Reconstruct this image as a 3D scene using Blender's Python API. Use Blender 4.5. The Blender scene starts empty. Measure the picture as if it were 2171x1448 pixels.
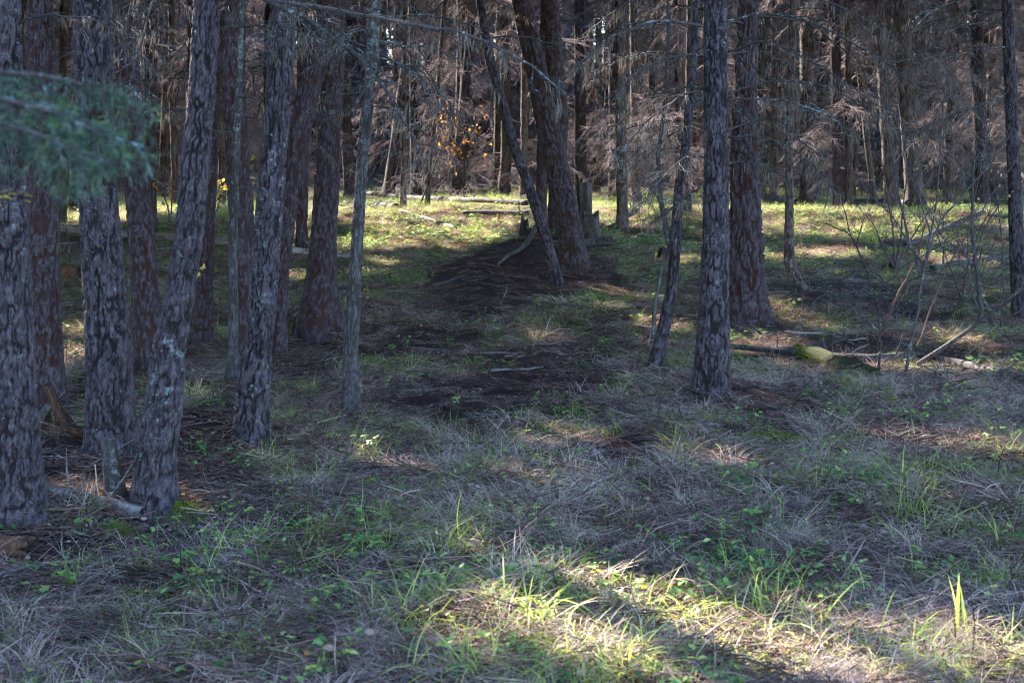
import bpy, math, random
import numpy as np
from mathutils import Vector, Matrix

R = math.radians
rng = np.random.default_rng(7)
random.seed(7)
scene = bpy.context.scene
COL = scene.collection

# ------------------------------------------------------------------ camera
W, HP, FPX = 2171.0, 1448.0, 3340.0
CAMH = 1.6
PITCH = math.atan((724.0 - 300.0) / FPX)
cam = bpy.data.cameras.new('camera')
cam.sensor_width = 36.0
cam.lens = FPX / W * 36.0
cam.clip_start = 0.05
cam.clip_end = 1200.0
cam.dof.use_dof = True
cam.dof.focus_distance = 10.5
cam.dof.aperture_fstop = 6.3
camo = bpy.data.objects.new('camera', cam)
COL.objects.link(camo)
camo.location = (0, 0, CAMH)
camo.rotation_euler = (R(90) - PITCH, 0, 0)
scene.camera = camo

# ------------------------------------------------------------------ light
SUN_AZ = R(40)      # left of the viewing direction
SUN_EL = R(37)
SDIR = np.array([-math.sin(SUN_AZ) * math.cos(SUN_EL), math.cos(SUN_AZ) * math.cos(SUN_EL), math.sin(SUN_EL)])
world = bpy.data.worlds.new('World')
scene.world = world
world.use_nodes = True
wn = world.node_tree
bg = wn.nodes['Background']
sky = wn.nodes.new('ShaderNodeTexSky')
sky.sky_type = 'NISHITA'
sky.sun_disc = False
sky.sun_elevation = SUN_EL
sky.sun_rotation = -SUN_AZ
sky.ozone_density = 3.4
sky.air_density = 1.0
sky.dust_density = 0.3
wn.links.new(sky.outputs[0], bg.inputs[0])
bg.inputs[1].default_value = 0.15
sl = bpy.data.lights.new('sun', 'SUN')
sl.energy = 5.0
sl.angle = R(0.55)
sl.color = (1.0, 0.93, 0.82)
so = bpy.data.objects.new('sun', sl)
COL.objects.link(so)
so.rotation_euler = Vector(SDIR.tolist()).to_track_quat('Z', 'Y').to_euler()
scene.view_settings.view_transform = 'Standard'
scene.view_settings.look = 'None'
scene.view_settings.gamma = 1.0
scene.view_settings.use_curve_mapping = False
scene.view_settings.exposure = 3.25
cy = scene.cycles
cy.max_bounces = 6
cy.diffuse_bounces = 3
cy.glossy_bounces = 2
cy.transmission_bounces = 3
cy.transparent_max_bounces = 6
cy.sample_clamp_indirect = 6.0
cy.use_denoising = True
cy.denoising_prefilter = 'ACCURATE'
cy.denoising_input_passes = 'RGB_ALBEDO_NORMAL'
cy.filter_width = 1.1
cy.blur_glossy = 1.0
cy.use_adaptive_sampling = False
cy.caustics_reflective = False
cy.caustics_refractive = False

# ------------------------------------------------------------------ pixels and ground
CP, SP = math.cos(PITCH), math.sin(PITCH)
FW = np.array([0, CP, -SP]); UP = np.array([0, SP, CP])

def hash3(i, j, k, s):
    n = (i * 73856093) ^ (j * 19349663) ^ (k * 83492791) ^ (s * 2654435761)
    n = (n ^ (n >> 13)) & 0x7fffffff
    n = (n * 1274126177) & 0x7fffffff
    n = n ^ (n >> 16)
    return (n & 0xffffff) / float(0xffffff)

def vnoise(x, y, z, s=0):
    xi = np.floor(x).astype(np.int64); yi = np.floor(y).astype(np.int64); zi = np.floor(z).astype(np.int64)
    fx = x - xi; fy = y - yi; fz = z - zi
    fx = fx * fx * (3 - 2 * fx); fy = fy * fy * (3 - 2 * fy); fz = fz * fz * (3 - 2 * fz)
    def h(a, b, c): return hash3(xi + a, yi + b, zi + c, s)
    x00 = h(0, 0, 0) * (1 - fx) + h(1, 0, 0) * fx
    x10 = h(0, 1, 0) * (1 - fx) + h(1, 1, 0) * fx
    x01 = h(0, 0, 1) * (1 - fx) + h(1, 0, 1) * fx
    x11 = h(0, 1, 1) * (1 - fx) + h(1, 1, 1) * fx
    a = x00 * (1 - fy) + x10 * fy
    b = x01 * (1 - fy) + x11 * fy
    return a * (1 - fz) + b * fz

def fbm(x, y, z, octv=3, s=0):
    r = 0; a = 1.0; t = 0
    for o in range(octv):
        r = r + a * vnoise(x, y, z, s + o); t += a
        a *= 0.5; x = x * 2.03; y = y * 2.03; z = z * 2.03
    return r / t

# (x, y, rx, ry, height): rises of the forest floor
BUMPS = [(0.25, 18.5, 1.15, 1.15, 0.42), (0.75, 19.2, 0.8, 0.9, 0.16), (-1.75, 8.6, 0.45, 0.5, 0.07),
         (1.3, 9.6, 0.5, 0.6, 0.05), (2.1, 14.2, 1.0, 0.8, 0.10), (3.1, 12.3, 1.2, 0.5, 0.09),
         (-2.4, 7.2, 0.9, 0.8, 0.06), (0.35, 5.1, 0.5, 0.25, 0.05), (1.2, 4.9, 0.6, 0.3, 0.05),
         (-1.5, 33, 5, 5, 0.25), (6, 30, 5, 4, 0.25), (-2.6, 14.0, 0.7, 0.7, 0.1)]

for bx_, by_, bh_ in [(45, 1095, .05), (102, 868, .04), (236, 962, .07), (322, 775, .05), (326, 1078, .05), (520, 762, .05), (533, 937, .05), (582, 748, .05), (678, 706, .10), (743, 882, .03), (1388, 787, .03), (1509, 836, .06), (1588, 684, .10), (1700, 620, .05), (2166, 684, .05)]:
    dd_ = FW + np.array([(bx_ - W / 2) / FPX, 0, 0]) + UP * ((HP / 2 - by_) / FPX); tt_ = -CAMH / dd_[2]
    BUMPS.append((dd_[0] * tt_, dd_[1] * tt_, .18 + bh_ * 2.5, .18 + bh_ * 2.5, bh_))

def gz(x, y):
    x = np.asarray(x, float); y = np.asarray(y, float)
    z = np.zeros_like(x + y)
    for cx, cyy, rx, ry, h in BUMPS:
        z = z + h * np.exp(-((x - cx) / rx) ** 2 - ((y - cyy) / ry) ** 2)
    k = np.clip((y - 1) / 3, 0, 1)
    z = z + (fbm(x * 0.35, y * 0.35, x * 0, 2, 11) - 0.5) * 0.22 * k
    z = z + (fbm(x * 1.7, y * 1.7, x * 0, 2, 21) - 0.5) * 0.09
    z = z + np.clip((y - 46) / 60, 0, 3) * 4.0
    return z

def ray(px, py):
    d = FW + np.array([(px - W / 2) / FPX, 0, 0]) + UP * ((HP / 2 - py) / FPX)
    return d

def G(px, py, lift=0.0):
    """ground point seen at a photo pixel"""
    d = ray(px, py)
    ts = np.concatenate([np.arange(3, 16, 0.04), np.arange(16, 120, 0.15)])
    P = d[None, :] * ts[:, None]
    diff = CAMH + P[:, 2] - gz(P[:, 0], P[:, 1])
    i = int(np.argmax(diff < 0)) if (diff < 0).any() else len(ts) - 1
    if i > 0:
        a = diff[i - 1] / (diff[i - 1] - diff[i] + 1e-9)
        t = ts[i - 1] + a * (ts[i] - ts[i - 1])
    else:
        t = ts[i]
    x, y = d[0] * t, d[1] * t
    return np.array([x, y, float(gz(x, y)) + lift])

def A(px, py, dist):
    """the point seen at a photo pixel in the upright plane at a distance"""
    d = ray(px, py)
    t = dist / d[1]
    return np.array([d[0] * t, dist, CAMH + d[2] * t])

def pxm(dist):
    return dist / FPX   # metres per photo pixel

# ------------------------------------------------------------------ where the sun gets through
ZPX = [(960, 470, 200, 34), (820, 462, 90, 20), (640, 470, 90, 22), (1180, 480, 60, 18), (1560, 465, 110, 16), (2050, 470, 120, 18), (850, 560, 50, 7), (700, 535, 70, 12), (820, 515, 100, 14), (935, 560, 50, 7), (660, 600, 40, 8), (1650, 560, 50, 8), (1760, 545, 80, 10), (1440, 560, 40, 7), (2030, 560, 60, 9), (1000, 520, 60, 8), (1060, 448, 90, 14), (1275, 468, 85, 28), (1180, 450, 80, 16), (1000, 440, 200, 10),
       (1740, 484, 150, 32), (1880, 500, 80, 26), (1650, 470, 60, 20), (1430, 462, 50, 12),
       (1265, 1376, 190, 62), (1180, 1315, 90, 20), (1130, 1420, 70, 18), (1400, 1350, 75, 40), (1640, 1400, 130, 34), (1850, 1428, 160, 34), (2060, 1400, 120, 32), (1010, 1430, 60, 10), (1500, 1395, 50, 10),
       (1720, 1345, 40, 9), (2120, 1300, 30, 7), (1150, 1435, 60, 12),
       (1190, 905, 75, 6), (1330, 960, 25, 3), (1410, 700, 36, 6), (1290, 668, 28, 4), (1610, 730, 75, 8),
       (1735, 712, 45, 6), (1920, 768, 40, 7), (2060, 780, 95, 10), (2150, 990, 40, 9), (1790, 772, 70, 9), (1530, 968, 30, 4), (1890, 955, 40, 5),
       (552, 962, 22, 5), (440, 850, 26, 6), (395, 1075, 28, 6), (150, 755, 40, 38), (160, 700, 40, 16), (285, 745, 20, 8), (230, 1068, 45, 6),
       (380, 448, 110, 24), (190, 470, 60, 14), (660, 452, 60, 14), (1680, 690, 30, 6),
       (780, 600, 30, 5), (2100, 880, 30, 4)]
def FLAT(px, py):
    d = ray(px, py); t = -CAMH / d[2]
    return np.array([d[0] * t, d[1] * t, float(gz(d[0] * t, d[1] * t))])
ZW = []
for cx_, cy_, rx_, ry_ in ZPX:
    c0, n0, f0 = FLAT(cx_, cy_), FLAT(cx_, min(cy_ + ry_, 1500)), FLAT(cx_, cy_ - ry_)
    ZW.append((c0[0], c0[1], rx_ * pxm(c0[1]), max(0.06, (f0[1] - n0[1]) / 2), c0[2] + (0.09 if c0[1] < 7 else 0.03)))
# volumes (centre, radius) where the sun reaches trunks and hanging branches
VOLS = [(A(1180, 330, 46), 1.4), (A(620, 300, 46), 1.2), (A(1980, 330, 48), 1.4), (A(1700, 150, 50), 2.0), (A(1900, 250, 50), 1.5), (A(2080, 110, 48), 1.8), (A(1300, 190, 50), 1.8), (A(1430, 100, 50), 1.5), (A(690, 150, 48), 1.5), (A(1560, 300, 50), 1.5), (A(1800, 60, 52), 1.5), (A(950, 190, 48), 3.4), (A(880, 120, 50), 2.6), (A(1040, 90, 50), 2.4)]
for px_, py_, d_, r_ in [(1000, 160, 47, 1.9), (930, 260, 46, 1.5), (1050, 300, 45, 1.2), (880, 330, 44, 1.0), (980, 60, 50, 1.8), (870, 150, 50, 1.5), (1110, 230, 46, 1.0),
                         (1080, 330, 17.6, 0.09), (1108, 410, 17.6, 0.09), (1056, 240, 17.6, 0.09),
                         (1548, 640, 13.9, 0.12), (1549, 580, 13.9, 0.10), (1558, 230, 13.9, 0.12),
                         (394, 300, 7.0, 0.06), (404, 190, 7.0, 0.06), (878, 400, 41.5, 0.6), (986, 390, 42, 0.8),
                         (1600, 90, 50, 0.9), (1860, 60, 42, 0.7), (1990, 170, 46, 0.8), (2050, 130, 46, 0.7), (2090, 210, 46, 0.5), (1230, 350, 44, 0.7),
                         (1240, 120, 46, 0.8), (740, 330, 44, 0.8), (330, 120, 30, 0.5), (1450, 340, 40, 0.5), (1700, 240, 45, 0.6)]:
    VOLS.append((A(px_, py_, d_), r_))

_zr = np.random.default_rng(4)
for _ in range(90):       # small sun flecks
    py_ = _zr.uniform(560, 1080) if _ % 3 else _zr.uniform(500, 800); px_ = _zr.uniform(90, 2160)
    if 900 < px_ < 1420 and py_ < 660: continue
    c0 = G(px_, py_); ZW.append((c0[0], c0[1], _zr.uniform(.0, .06) * (1 + c0[1] * .03), _zr.uniform(.0, .07) * (1 + c0[1] * .03), c0[2]))

def lit(P, m=0.17):
    """True where a clump at P would shade one of the sunny places"""
    P = np.atleast_2d(P)
    t = P[:, 2] / SDIR[2]; kx = SDIR[0] / SDIR[2]; ky = SDIR[1] / SDIR[2]
    gx = P[:, 0] - SDIR[0] * t; gy = P[:, 1] - SDIR[1] * t
    out = np.zeros(len(P), bool)
    m0 = m
    wob = (vnoise(gx * 2.5, gy * 2.5, gx * 0, 5) - 0.5) * 0.9
    wn_ = (vnoise(gx * 8, gy * 8, gx * 0, 6) - 0.30) * 1.1 * (gy < 7)
    wob = wob + wn_
    for x, y, rx, ry, z in ZW:
        out |= ((gx + kx * z - x) / (rx + m)) ** 2 + ((gy + ky * z - y) / (ry + m)) ** 2 < 1 + wob
    m = m0
    for c, r in VOLS:
        v = P - c
        s = v @ SDIR
        d2 = (v * v).sum(1) - s * s
        out |= (s > 0.3) & (d2 < (r + m) ** 2)
    return out

# ------------------------------------------------------------------ mesh helper
class MB:
    def __init__(s):
        s.v = []; s.f3 = []; s.f4 = []; s.t = []; s.n = 0
    def add(s, v, f3=None, f4=None, tint=0.5):
        v = np.asarray(v, float).reshape(-1, 3)
        if f3 is not None and len(f3): s.f3.append(np.asarray(f3, np.int64).reshape(-1, 3) + s.n)
        if f4 is not None and len(f4): s.f4.append(np.asarray(f4, np.int64).reshape(-1, 4) + s.n)
        s.v.append(v); s.n += len(v)
        t = np.empty(len(v)); t[:] = tint
        s.t.append(t)
    def mesh(s, name, mat, smooth=False):
        me = bpy.data.meshes.new(name)
        if s.n == 0:
            s.add(np.zeros((3, 3)), f3=[[0, 1, 2]])
        V = np.concatenate(s.v)
        f3 = np.concatenate(s.f3) if s.f3 else np.zeros((0, 3), np.int64)
        f4 = np.concatenate(s.f4) if s.f4 else np.zeros((0, 4), np.int64)
        me.vertices.add(len(V)); me.vertices.foreach_set('co', V.astype(np.float32).ravel())
        nl = f3.size + f4.size
        me.loops.add(nl)
        me.loops.foreach_set('vertex_index', np.concatenate([f3.ravel(), f4.ravel()]).astype(np.int32))
        me.polygons.add(len(f3) + len(f4))
        st = np.concatenate([np.arange(len(f3)) * 3, f3.size + np.arange(len(f4)) * 4])
        me.polygons.foreach_set('loop_start', st.astype(np.int32))
        if smooth:
            me.polygons.foreach_set('use_smooth', np.ones(len(st), bool))
        at = me.attributes.new('tint', 'FLOAT', 'POINT')
        at.data.foreach_set('value', np.concatenate(s.t).astype(np.float32))
        me.update(calc_edges=True)
        if mat is not None: me.materials.append(mat)
        return me
    def tube(s, P, rad, sides=4, tint=0.5, cap=False, ref=None):
        P = np.asarray(P, float); n = len(P)
        rad = np.broadcast_to(np.asarray(rad, float), (n,))
        T = np.gradient(P, axis=0)
        T /= np.linalg.norm(T, axis=1)[:, None] + 1e-9
        if ref is None:
            ref = np.array([0, 0, 1.0]) if abs(T[:, 2]).mean() < 0.8 else np.array([1.0, 0, 0])
        U = np.cross(T, ref); U /= np.linalg.norm(U, axis=1)[:, None] + 1e-9
        V = np.cross(T, U)
        a = np.arange(sides) * 2 * math.pi / sides
        ring = P[:, None, :] + rad[:, None, None] * (np.cos(a)[None, :, None] * U[:, None, :] + np.sin(a)[None, :, None] * V[:, None, :])
        i = np.arange(n - 1)[:, None] * sides; j = np.arange(sides)[None, :]
        j2 = (j + 1) % sides
        f4 = np.stack([i + j, i + j2, i + sides + j2, i + sides + j], -1).reshape(-1, 4)
        f3 = []
        verts = ring.reshape(-1, 3)
        if cap:
            c0 = len(verts); verts = np.vstack([verts, P[0], P[-1]])
            for q in range(sides):
                f3.append([c0, (q + 1) % sides, q])
                b = (n - 1) * sides
                f3.append([c0 + 1, b + q, b + (q + 1) % sides])
        s.add(verts, f3, f4, tint)

def link(name, me, parent=None, loc=(0, 0, 0), rot=(0, 0, 0), sc=1.0):
    o = bpy.data.objects.new(name, me)
    COL.objects.link(o)
    o.location = loc; o.rotation_euler = rot
    o.scale = (sc, sc, sc) if np.isscalar(sc) else sc
    if parent is not None: o.parent = parent
    return o

def tag(o, label=None, cat=None, group=None, kind=None):
    if label: o['label'] = label
    if cat: o['category'] = cat
    if group: o['group'] = group
    if kind: o['kind'] = kind
    return o

# ------------------------------------------------------------------ materials
def new_mat(name):
    m = bpy.data.materials.new(name); m.use_nodes = True
    nt = m.node_tree
    for n in list(nt.nodes): nt.nodes.remove(n)
    return m, nt, nt.nodes, nt.links

def ramp(ns, stops):
    r = ns.new('ShaderNodeValToRGB')
    el = r.color_ramp.elements
    while len(el) > 1: el.remove(el[-1])
    el[0].position = stops[0][0]; el[0].color = (*stops[0][1], 1)
    for p, c in stops[1:]:
        e = el.new(p); e.color = (*c, 1)
    return r

def noise(ns, ls, vec, scale, detail=4, rough=0.6):
    n = ns.new('ShaderNodeTexNoise')
    n.inputs['Scale'].default_value = scale; n.inputs['Detail'].default_value = detail; n.inputs['Roughness'].default_value = rough
    if vec is not None: ls.new(vec, n.inputs['Vector'])
    return n

def mapping(ns, ls, src, scale):
    m = ns.new('ShaderNodeMapping'); m.inputs['Scale'].default_value = scale
    ls.new(src, m.inputs['Vector'])
    return m.outputs[0]

def mixc(ns, ls, fac, a, b, mode='MIX'):
    m = ns.new('ShaderNodeMix'); m.data_type = 'RGBA'; m.blend_type = mode
    for s, v in ((m.inputs[0], fac), (m.inputs[6], a), (m.inputs[7], b)):
        if hasattr(v, 'node'): ls.new(v, s)
        elif isinstance(v, tuple): s.default_value = (*v, 1)
        else: s.default_value = v
    return m.outputs[2]

def bark_mat(name, fissure, plate, pale, lichen=(0.24, 0.29, 0.27), lich_t=0.62, sc=1.0, bump=0.6):
    m, nt, ns, ls = new_mat(name)
    out = ns.new('ShaderNodeOutputMaterial'); b = ns.new('ShaderNodeBsdfPrincipled')
    tc = ns.new('ShaderNodeTexCoord'); oi = ns.new('ShaderNodeObjectInfo')
    add = ns.new('ShaderNodeVectorMath'); add.operation = 'ADD'
    ls.new(tc.outputs['Object'], add.inputs[0])
    sv = ns.new('ShaderNodeVectorMath'); sv.operation = 'SCALE'; ls.new(oi.outputs['Random'], sv.inputs['Scale'])
    sv.inputs[0].default_value = (13, 7, 5); ls.new(sv.outputs[0], add.inputs[1])
    v = add.outputs[0]
    v1 = mapping(ns, ls, v, (1, 1, 0.38))
    n1 = noise(ns, ls, v1, 44 * sc, 6, 0.75)
    vo = ns.new('ShaderNodeTexVoronoi'); vo.feature = 'DISTANCE_TO_EDGE'; vo.inputs['Scale'].default_value = 70 * sc
    nz = noise(ns, ls, v, 20 * sc, 3)
    va = ns.new('ShaderNodeVectorMath'); va.operation = 'MULTIPLY_ADD'
    ls.new(nz.outputs['Color'], va.inputs[0]); va.inputs[1].default_value = (0.05, 0.05, 0.05); ls.new(v1, va.inputs[2])
    ls.new(va.outputs[0], vo.inputs['Vector'])
    at = ns.new('ShaderNodeAttribute'); at.attribute_name = 'tint'
    # plate factor = vertex relief * 0.6 + noise
    ma = ns.new('ShaderNodeMath'); ma.operation = 'MULTIPLY_ADD'
    ls.new(n1.outputs[0], ma.inputs[0]); ma.inputs[1].default_value = 1.3
    mb_ = ns.new('ShaderNodeMath'); mb_.operation = 'MULTIPLY_ADD'; ls.new(at.outputs['Fac'], mb_.inputs[0]); mb_.inputs[1].default_value = 0.60; mb_.inputs[2].default_value = -0.56
    ls.new(mb_.outputs[0], ma.inputs[2])
    r1 = ramp(ns, [(0.22, fissure), (0.45, plate), (0.72, pale)])
    ls.new(ma.outputs[0], r1.inputs[0])
    edge = ramp(ns, [(0.0, (0.3, 0.25, 0.25)), (0.10, (1, 1, 1))]); ls.new(vo.outputs['Distance'], edge.inputs[0])
    c = mixc(ns, ls, 0.45, r1.outputs[0], edge.outputs[0], 'MULTIPLY')
    # lichen crust
    n2 = noise(ns, ls, v, 22, 5, 0.8); n3 = noise(ns, ls, v, 1.6, 2)
    mm = ns.new('ShaderNodeMath'); mm.operation = 'MULTIPLY_ADD'; ls.new(n3.outputs[0], mm.inputs[0]); mm.inputs[1].default_value = 0.35; ls.new(n2.outputs[0], mm.inputs[2])
    r2 = ramp(ns, [(lich_t + 0.08, (0, 0, 0)), (lich_t + 0.16, (1, 1, 1))]); ls.new(mm.outputs[0], r2.inputs[0])
    lf = mixc(ns, ls, n1.outputs[0], tuple(x * 0.6 for x in lichen), tuple(min(1, x * 1.25) for x in lichen))
    c = mixc(ns, ls, r2.outputs[0], c, lf)
    ls.new(c, b.inputs['Base Color']); b.inputs['Roughness'].default_value = 0.85
    b.inputs['Specular IOR Level'].default_value = 0.25
    bm = ns.new('ShaderNodeBump'); bm.inputs['Strength'].default_value = bump; bm.inputs['Distance'].default_value = 0.02
    hs = ns.new('ShaderNodeMath'); hs.operation = 'MULTIPLY_ADD'; ls.new(vo.outputs['Distance'], hs.inputs[0]); hs.inputs[1].default_value = 1.0; ls.new(n1.outputs[0], hs.inputs[2])
    ls.new(hs.outputs[0], bm.inputs['Height']); ls.new(bm.outputs[0], b.inputs['Normal'])
    ls.new(b.outputs[0], out.inputs[0])
    return m

def leaf_mat(name, stops, transl=0.5, gloss=0.0, per='mix', rough=0.5, tc=(1.25, 1.2, 0.7)):
    """thin leaf, blade or strand: colour from the tint attribute and the object's own random number"""
    m, nt, ns, ls = new_mat(name)
    out = ns.new('ShaderNodeOutputMaterial')
    at = ns.new('ShaderNodeAttribute'); at.attribute_name = 'tint'
    oi = ns.new('ShaderNodeObjectInfo')
    ma = ns.new('ShaderNodeMath'); ma.operation = 'MULTIPLY_ADD'
    ls.new(oi.outputs['Random'], ma.inputs[0]); ma.inputs[1].default_value = 0.3 if per == 'mix' else 0.0; 
    mb_ = ns.new('ShaderNodeMath'); mb_.operation = 'MULTIPLY_ADD'; ls.new(at.outputs['Fac'], mb_.inputs[0]); mb_.inputs[1].default_value = 0.7 if per == 'mix' else 1.0; mb_.inputs[2].default_value = 0.0
    ls.new(mb_.outputs[0], ma.inputs[2])
    r = ramp(ns, stops); ls.new(ma.outputs[0], r.inputs[0])
    d = ns.new('ShaderNodeBsdfDiffuse'); t = ns.new('ShaderNodeBsdfTranslucent')
    ls.new(r.outputs[0], d.inputs[0])
    tcol = mixc(ns, ls, 1.0, r.outputs[0], tc, 'MULTIPLY')
    ls.new(tcol, t.inputs[0])
    mx = ns.new('ShaderNodeMixShader'); mx.inputs[0].default_value = transl
    ls.new(d.outputs[0], mx.inputs[1]); ls.new(t.outputs[0], mx.inputs[2])
    last = mx.outputs[0]
    if gloss > 0:
        g = ns.new('ShaderNodeBsdfGlossy'); g.inputs['Roughness'].default_value = rough
        m2 = ns.new('ShaderNodeMixShader'); m2.inputs[0].default_value = gloss
        ls.new(last, m2.inputs[1]); ls.new(g.outputs[0], m2.inputs[2]); last = m2.outputs[0]
    ls.new(last, out.inputs[0])
    return m

M = {}
M['bark_grey'] = bark_mat('grey_plated_bark', (0.009, 0.005, 0.006), (0.030, 0.0225, 0.0295), (0.080, 0.064, 0.077), (0.14, 0.16, 0.17), lich_t=0.70)
M['bark_red'] = bark_mat('reddish_plated_bark', (0.036, 0.012, 0.009), (0.030, 0.021, 0.026), (0.078, 0.058, 0.068), (0.15, 0.17, 0.16), lich_t=0.78)
M['bark_lichen'] = bark_mat('lichen_crusted_bark', (0.03, 0.022, 0.02), (0.040, 0.034, 0.038), (0.09, 0.083, 0.088), lichen=(0.13, 0.16, 0.145), lich_t=0.66)
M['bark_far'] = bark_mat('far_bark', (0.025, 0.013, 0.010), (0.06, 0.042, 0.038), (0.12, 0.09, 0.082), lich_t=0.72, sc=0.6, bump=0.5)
M['wood_grey'] = bark_mat('weathered_grey_wood', (0.04, 0.032, 0.030), (0.08, 0.068, 0.068), (0.16, 0.145, 0.145), lich_t=0.75, sc=0.8, bump=0.4)
M['wood_pale'] = bark_mat('bleached_wood', (0.06, 0.05, 0.045), (0.14, 0.12, 0.115), (0.26, 0.235, 0.22), lich_t=0.85, sc=0.8, bump=0.35)
M['wood_rot'] = bark_mat('rotten_red_wood', (0.02, 0.012, 0.01), (0.075, 0.035, 0.022), (0.15, 0.075, 0.045), lich_t=0.8, sc=0.9, bump=0.8)
M['wood_dark'] = bark_mat('dark_wood', (0.012, 0.01, 0.01), (0.045, 0.037, 0.035), (0.10, 0.088, 0.085), lich_t=0.72, sc=0.9, bump=0.6)  # darker wood tone for logs, sticks and stumps
M['moss_wood'] = bark_mat('mossy_wood', (0.02, 0.022, 0.010), (0.05, 0.06, 0.015), (0.09, 0.10, 0.03), lich_t=0.9, sc=2.2, bump=1.0)
M['branch'] = bark_mat('dead_branch_bark', (0.02, 0.015, 0.014), (0.045, 0.036, 0.036), (0.085, 0.075, 0.075), lichen=(0.20, 0.25, 0.28), lich_t=0.66, sc=1.4, bump=0.3)
M['branch_far'] = leaf_mat('far_twigs', [(0.0, (0.10, 0.075, 0.07)), (0.5, (0.27, 0.225, 0.23)), (1.0, (0.54, 0.475, 0.475))], 0.45, tc=(1.05, 0.98, 0.95))  # pale lichened twigs, lightened further in place of sunlit haze
M['shrub_stem'] = bark_mat('shrub_stem_bark', (0.02, 0.015, 0.015), (0.05, 0.04, 0.044), (0.09, 0.075, 0.078), lich_t=0.68, sc=1.2, bump=0.2)
M['red_stem'] = bark_mat('reddish_stem_bark', (0.04, 0.018, 0.016), (0.08, 0.042, 0.036), (0.12, 0.07, 0.06), lich_t=0.85, sc=1.2, bump=0.2)
M['hair'] = leaf_mat('hanging_lichen', [(0.0, (0.08, 0.062, 0.050)), (0.4, (0.14, 0.11, 0.088)), (0.62, (0.18, 0.155, 0.13)), (0.8, (0.17, 0.20, 0.18)), (1.0, (0.20, 0.24, 0.255))], 0.3, tc=(1.05, 1, .9))
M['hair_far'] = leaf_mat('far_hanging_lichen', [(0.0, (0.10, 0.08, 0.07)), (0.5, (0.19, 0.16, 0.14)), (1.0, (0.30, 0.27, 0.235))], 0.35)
M['dry_grass'] = leaf_mat('dry_grass', [(0.0, (0.14, 0.09, 0.085)), (0.35, (0.33, 0.225, 0.225)), (0.7, (0.50, 0.39, 0.335)), (1.0, (0.62, 0.53, 0.38))], 0.35, 0.02)
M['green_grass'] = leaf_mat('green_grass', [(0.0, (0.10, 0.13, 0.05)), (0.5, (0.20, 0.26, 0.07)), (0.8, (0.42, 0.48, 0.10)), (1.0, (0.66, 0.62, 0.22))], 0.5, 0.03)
M['herb'] = leaf_mat('herb_leaves', [(0.0, (0.04, 0.10, 0.04)), (0.5, (0.09, 0.18, 0.055)), (0.78, (0.20, 0.30, 0.07)), (1.0, (0.42, 0.46, 0.13))], 0.45, 0.04)
M['herb_pale'] = leaf_mat('pale_herb_leaves', [(0.0, (0.16, 0.25, 0.09)), (0.5, (0.28, 0.36, 0.13)), (1.0, (0.44, 0.46, 0.18))], 0.45, 0.03)
M['needles'] = leaf_mat('conifer_needles', [(0.0, (0.020, 0.045, 0.020)), (0.6, (0.045, 0.085, 0.035)), (1.0, (0.08, 0.13, 0.045))], 0.35, 0.0)
M['bough'] = leaf_mat('fir_bough_needles', [(0.0, (0.012, 0.035, 0.026)), (0.5, (0.035, 0.09, 0.055)), (0.85, (0.10, 0.19, 0.07)), (1.0, (0.20, 0.30, 0.08))], 0.4, 0.05)
M['leaf_orange'] = leaf_mat('orange_leaves', [(0.0, (0.22, 0.09, 0.04)), (0.5, (0.38, 0.17, 0.05)), (1.0, (0.52, 0.30, 0.08))], 0.45, 0.02)
M['leaf_yellow'] = leaf_mat('yellow_leaves', [(0.0, (0.40, 0.27, 0.05)), (0.5, (0.58, 0.44, 0.08)), (1.0, (0.60, 0.55, 0.15))], 0.5, 0.02)
M['leaf_tan'] = leaf_mat('tan_leaves', [(0.0, (0.22, 0.12, 0.08)), (0.5, (0.36, 0.24, 0.16)), (1.0, (0.48, 0.38, 0.27))], 0.4, 0.02)
M['litter'] = leaf_mat('litter_bits', [(0.0, (0.030, 0.020, 0.016)), (0.45, (0.09, 0.055, 0.048)), (0.75, (0.18, 0.12, 0.10)), (0.92, (0.30, 0.22, 0.185)), (1.0, (0.40, 0.33, 0.27))], 0.1)
M['moss'] = leaf_mat('moss_fronds', [(0.0, (0.05, 0.075, 0.015)), (0.6, (0.12, 0.16, 0.03)), (1.0, (0.22, 0.26, 0.06))], 0.35)

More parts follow.
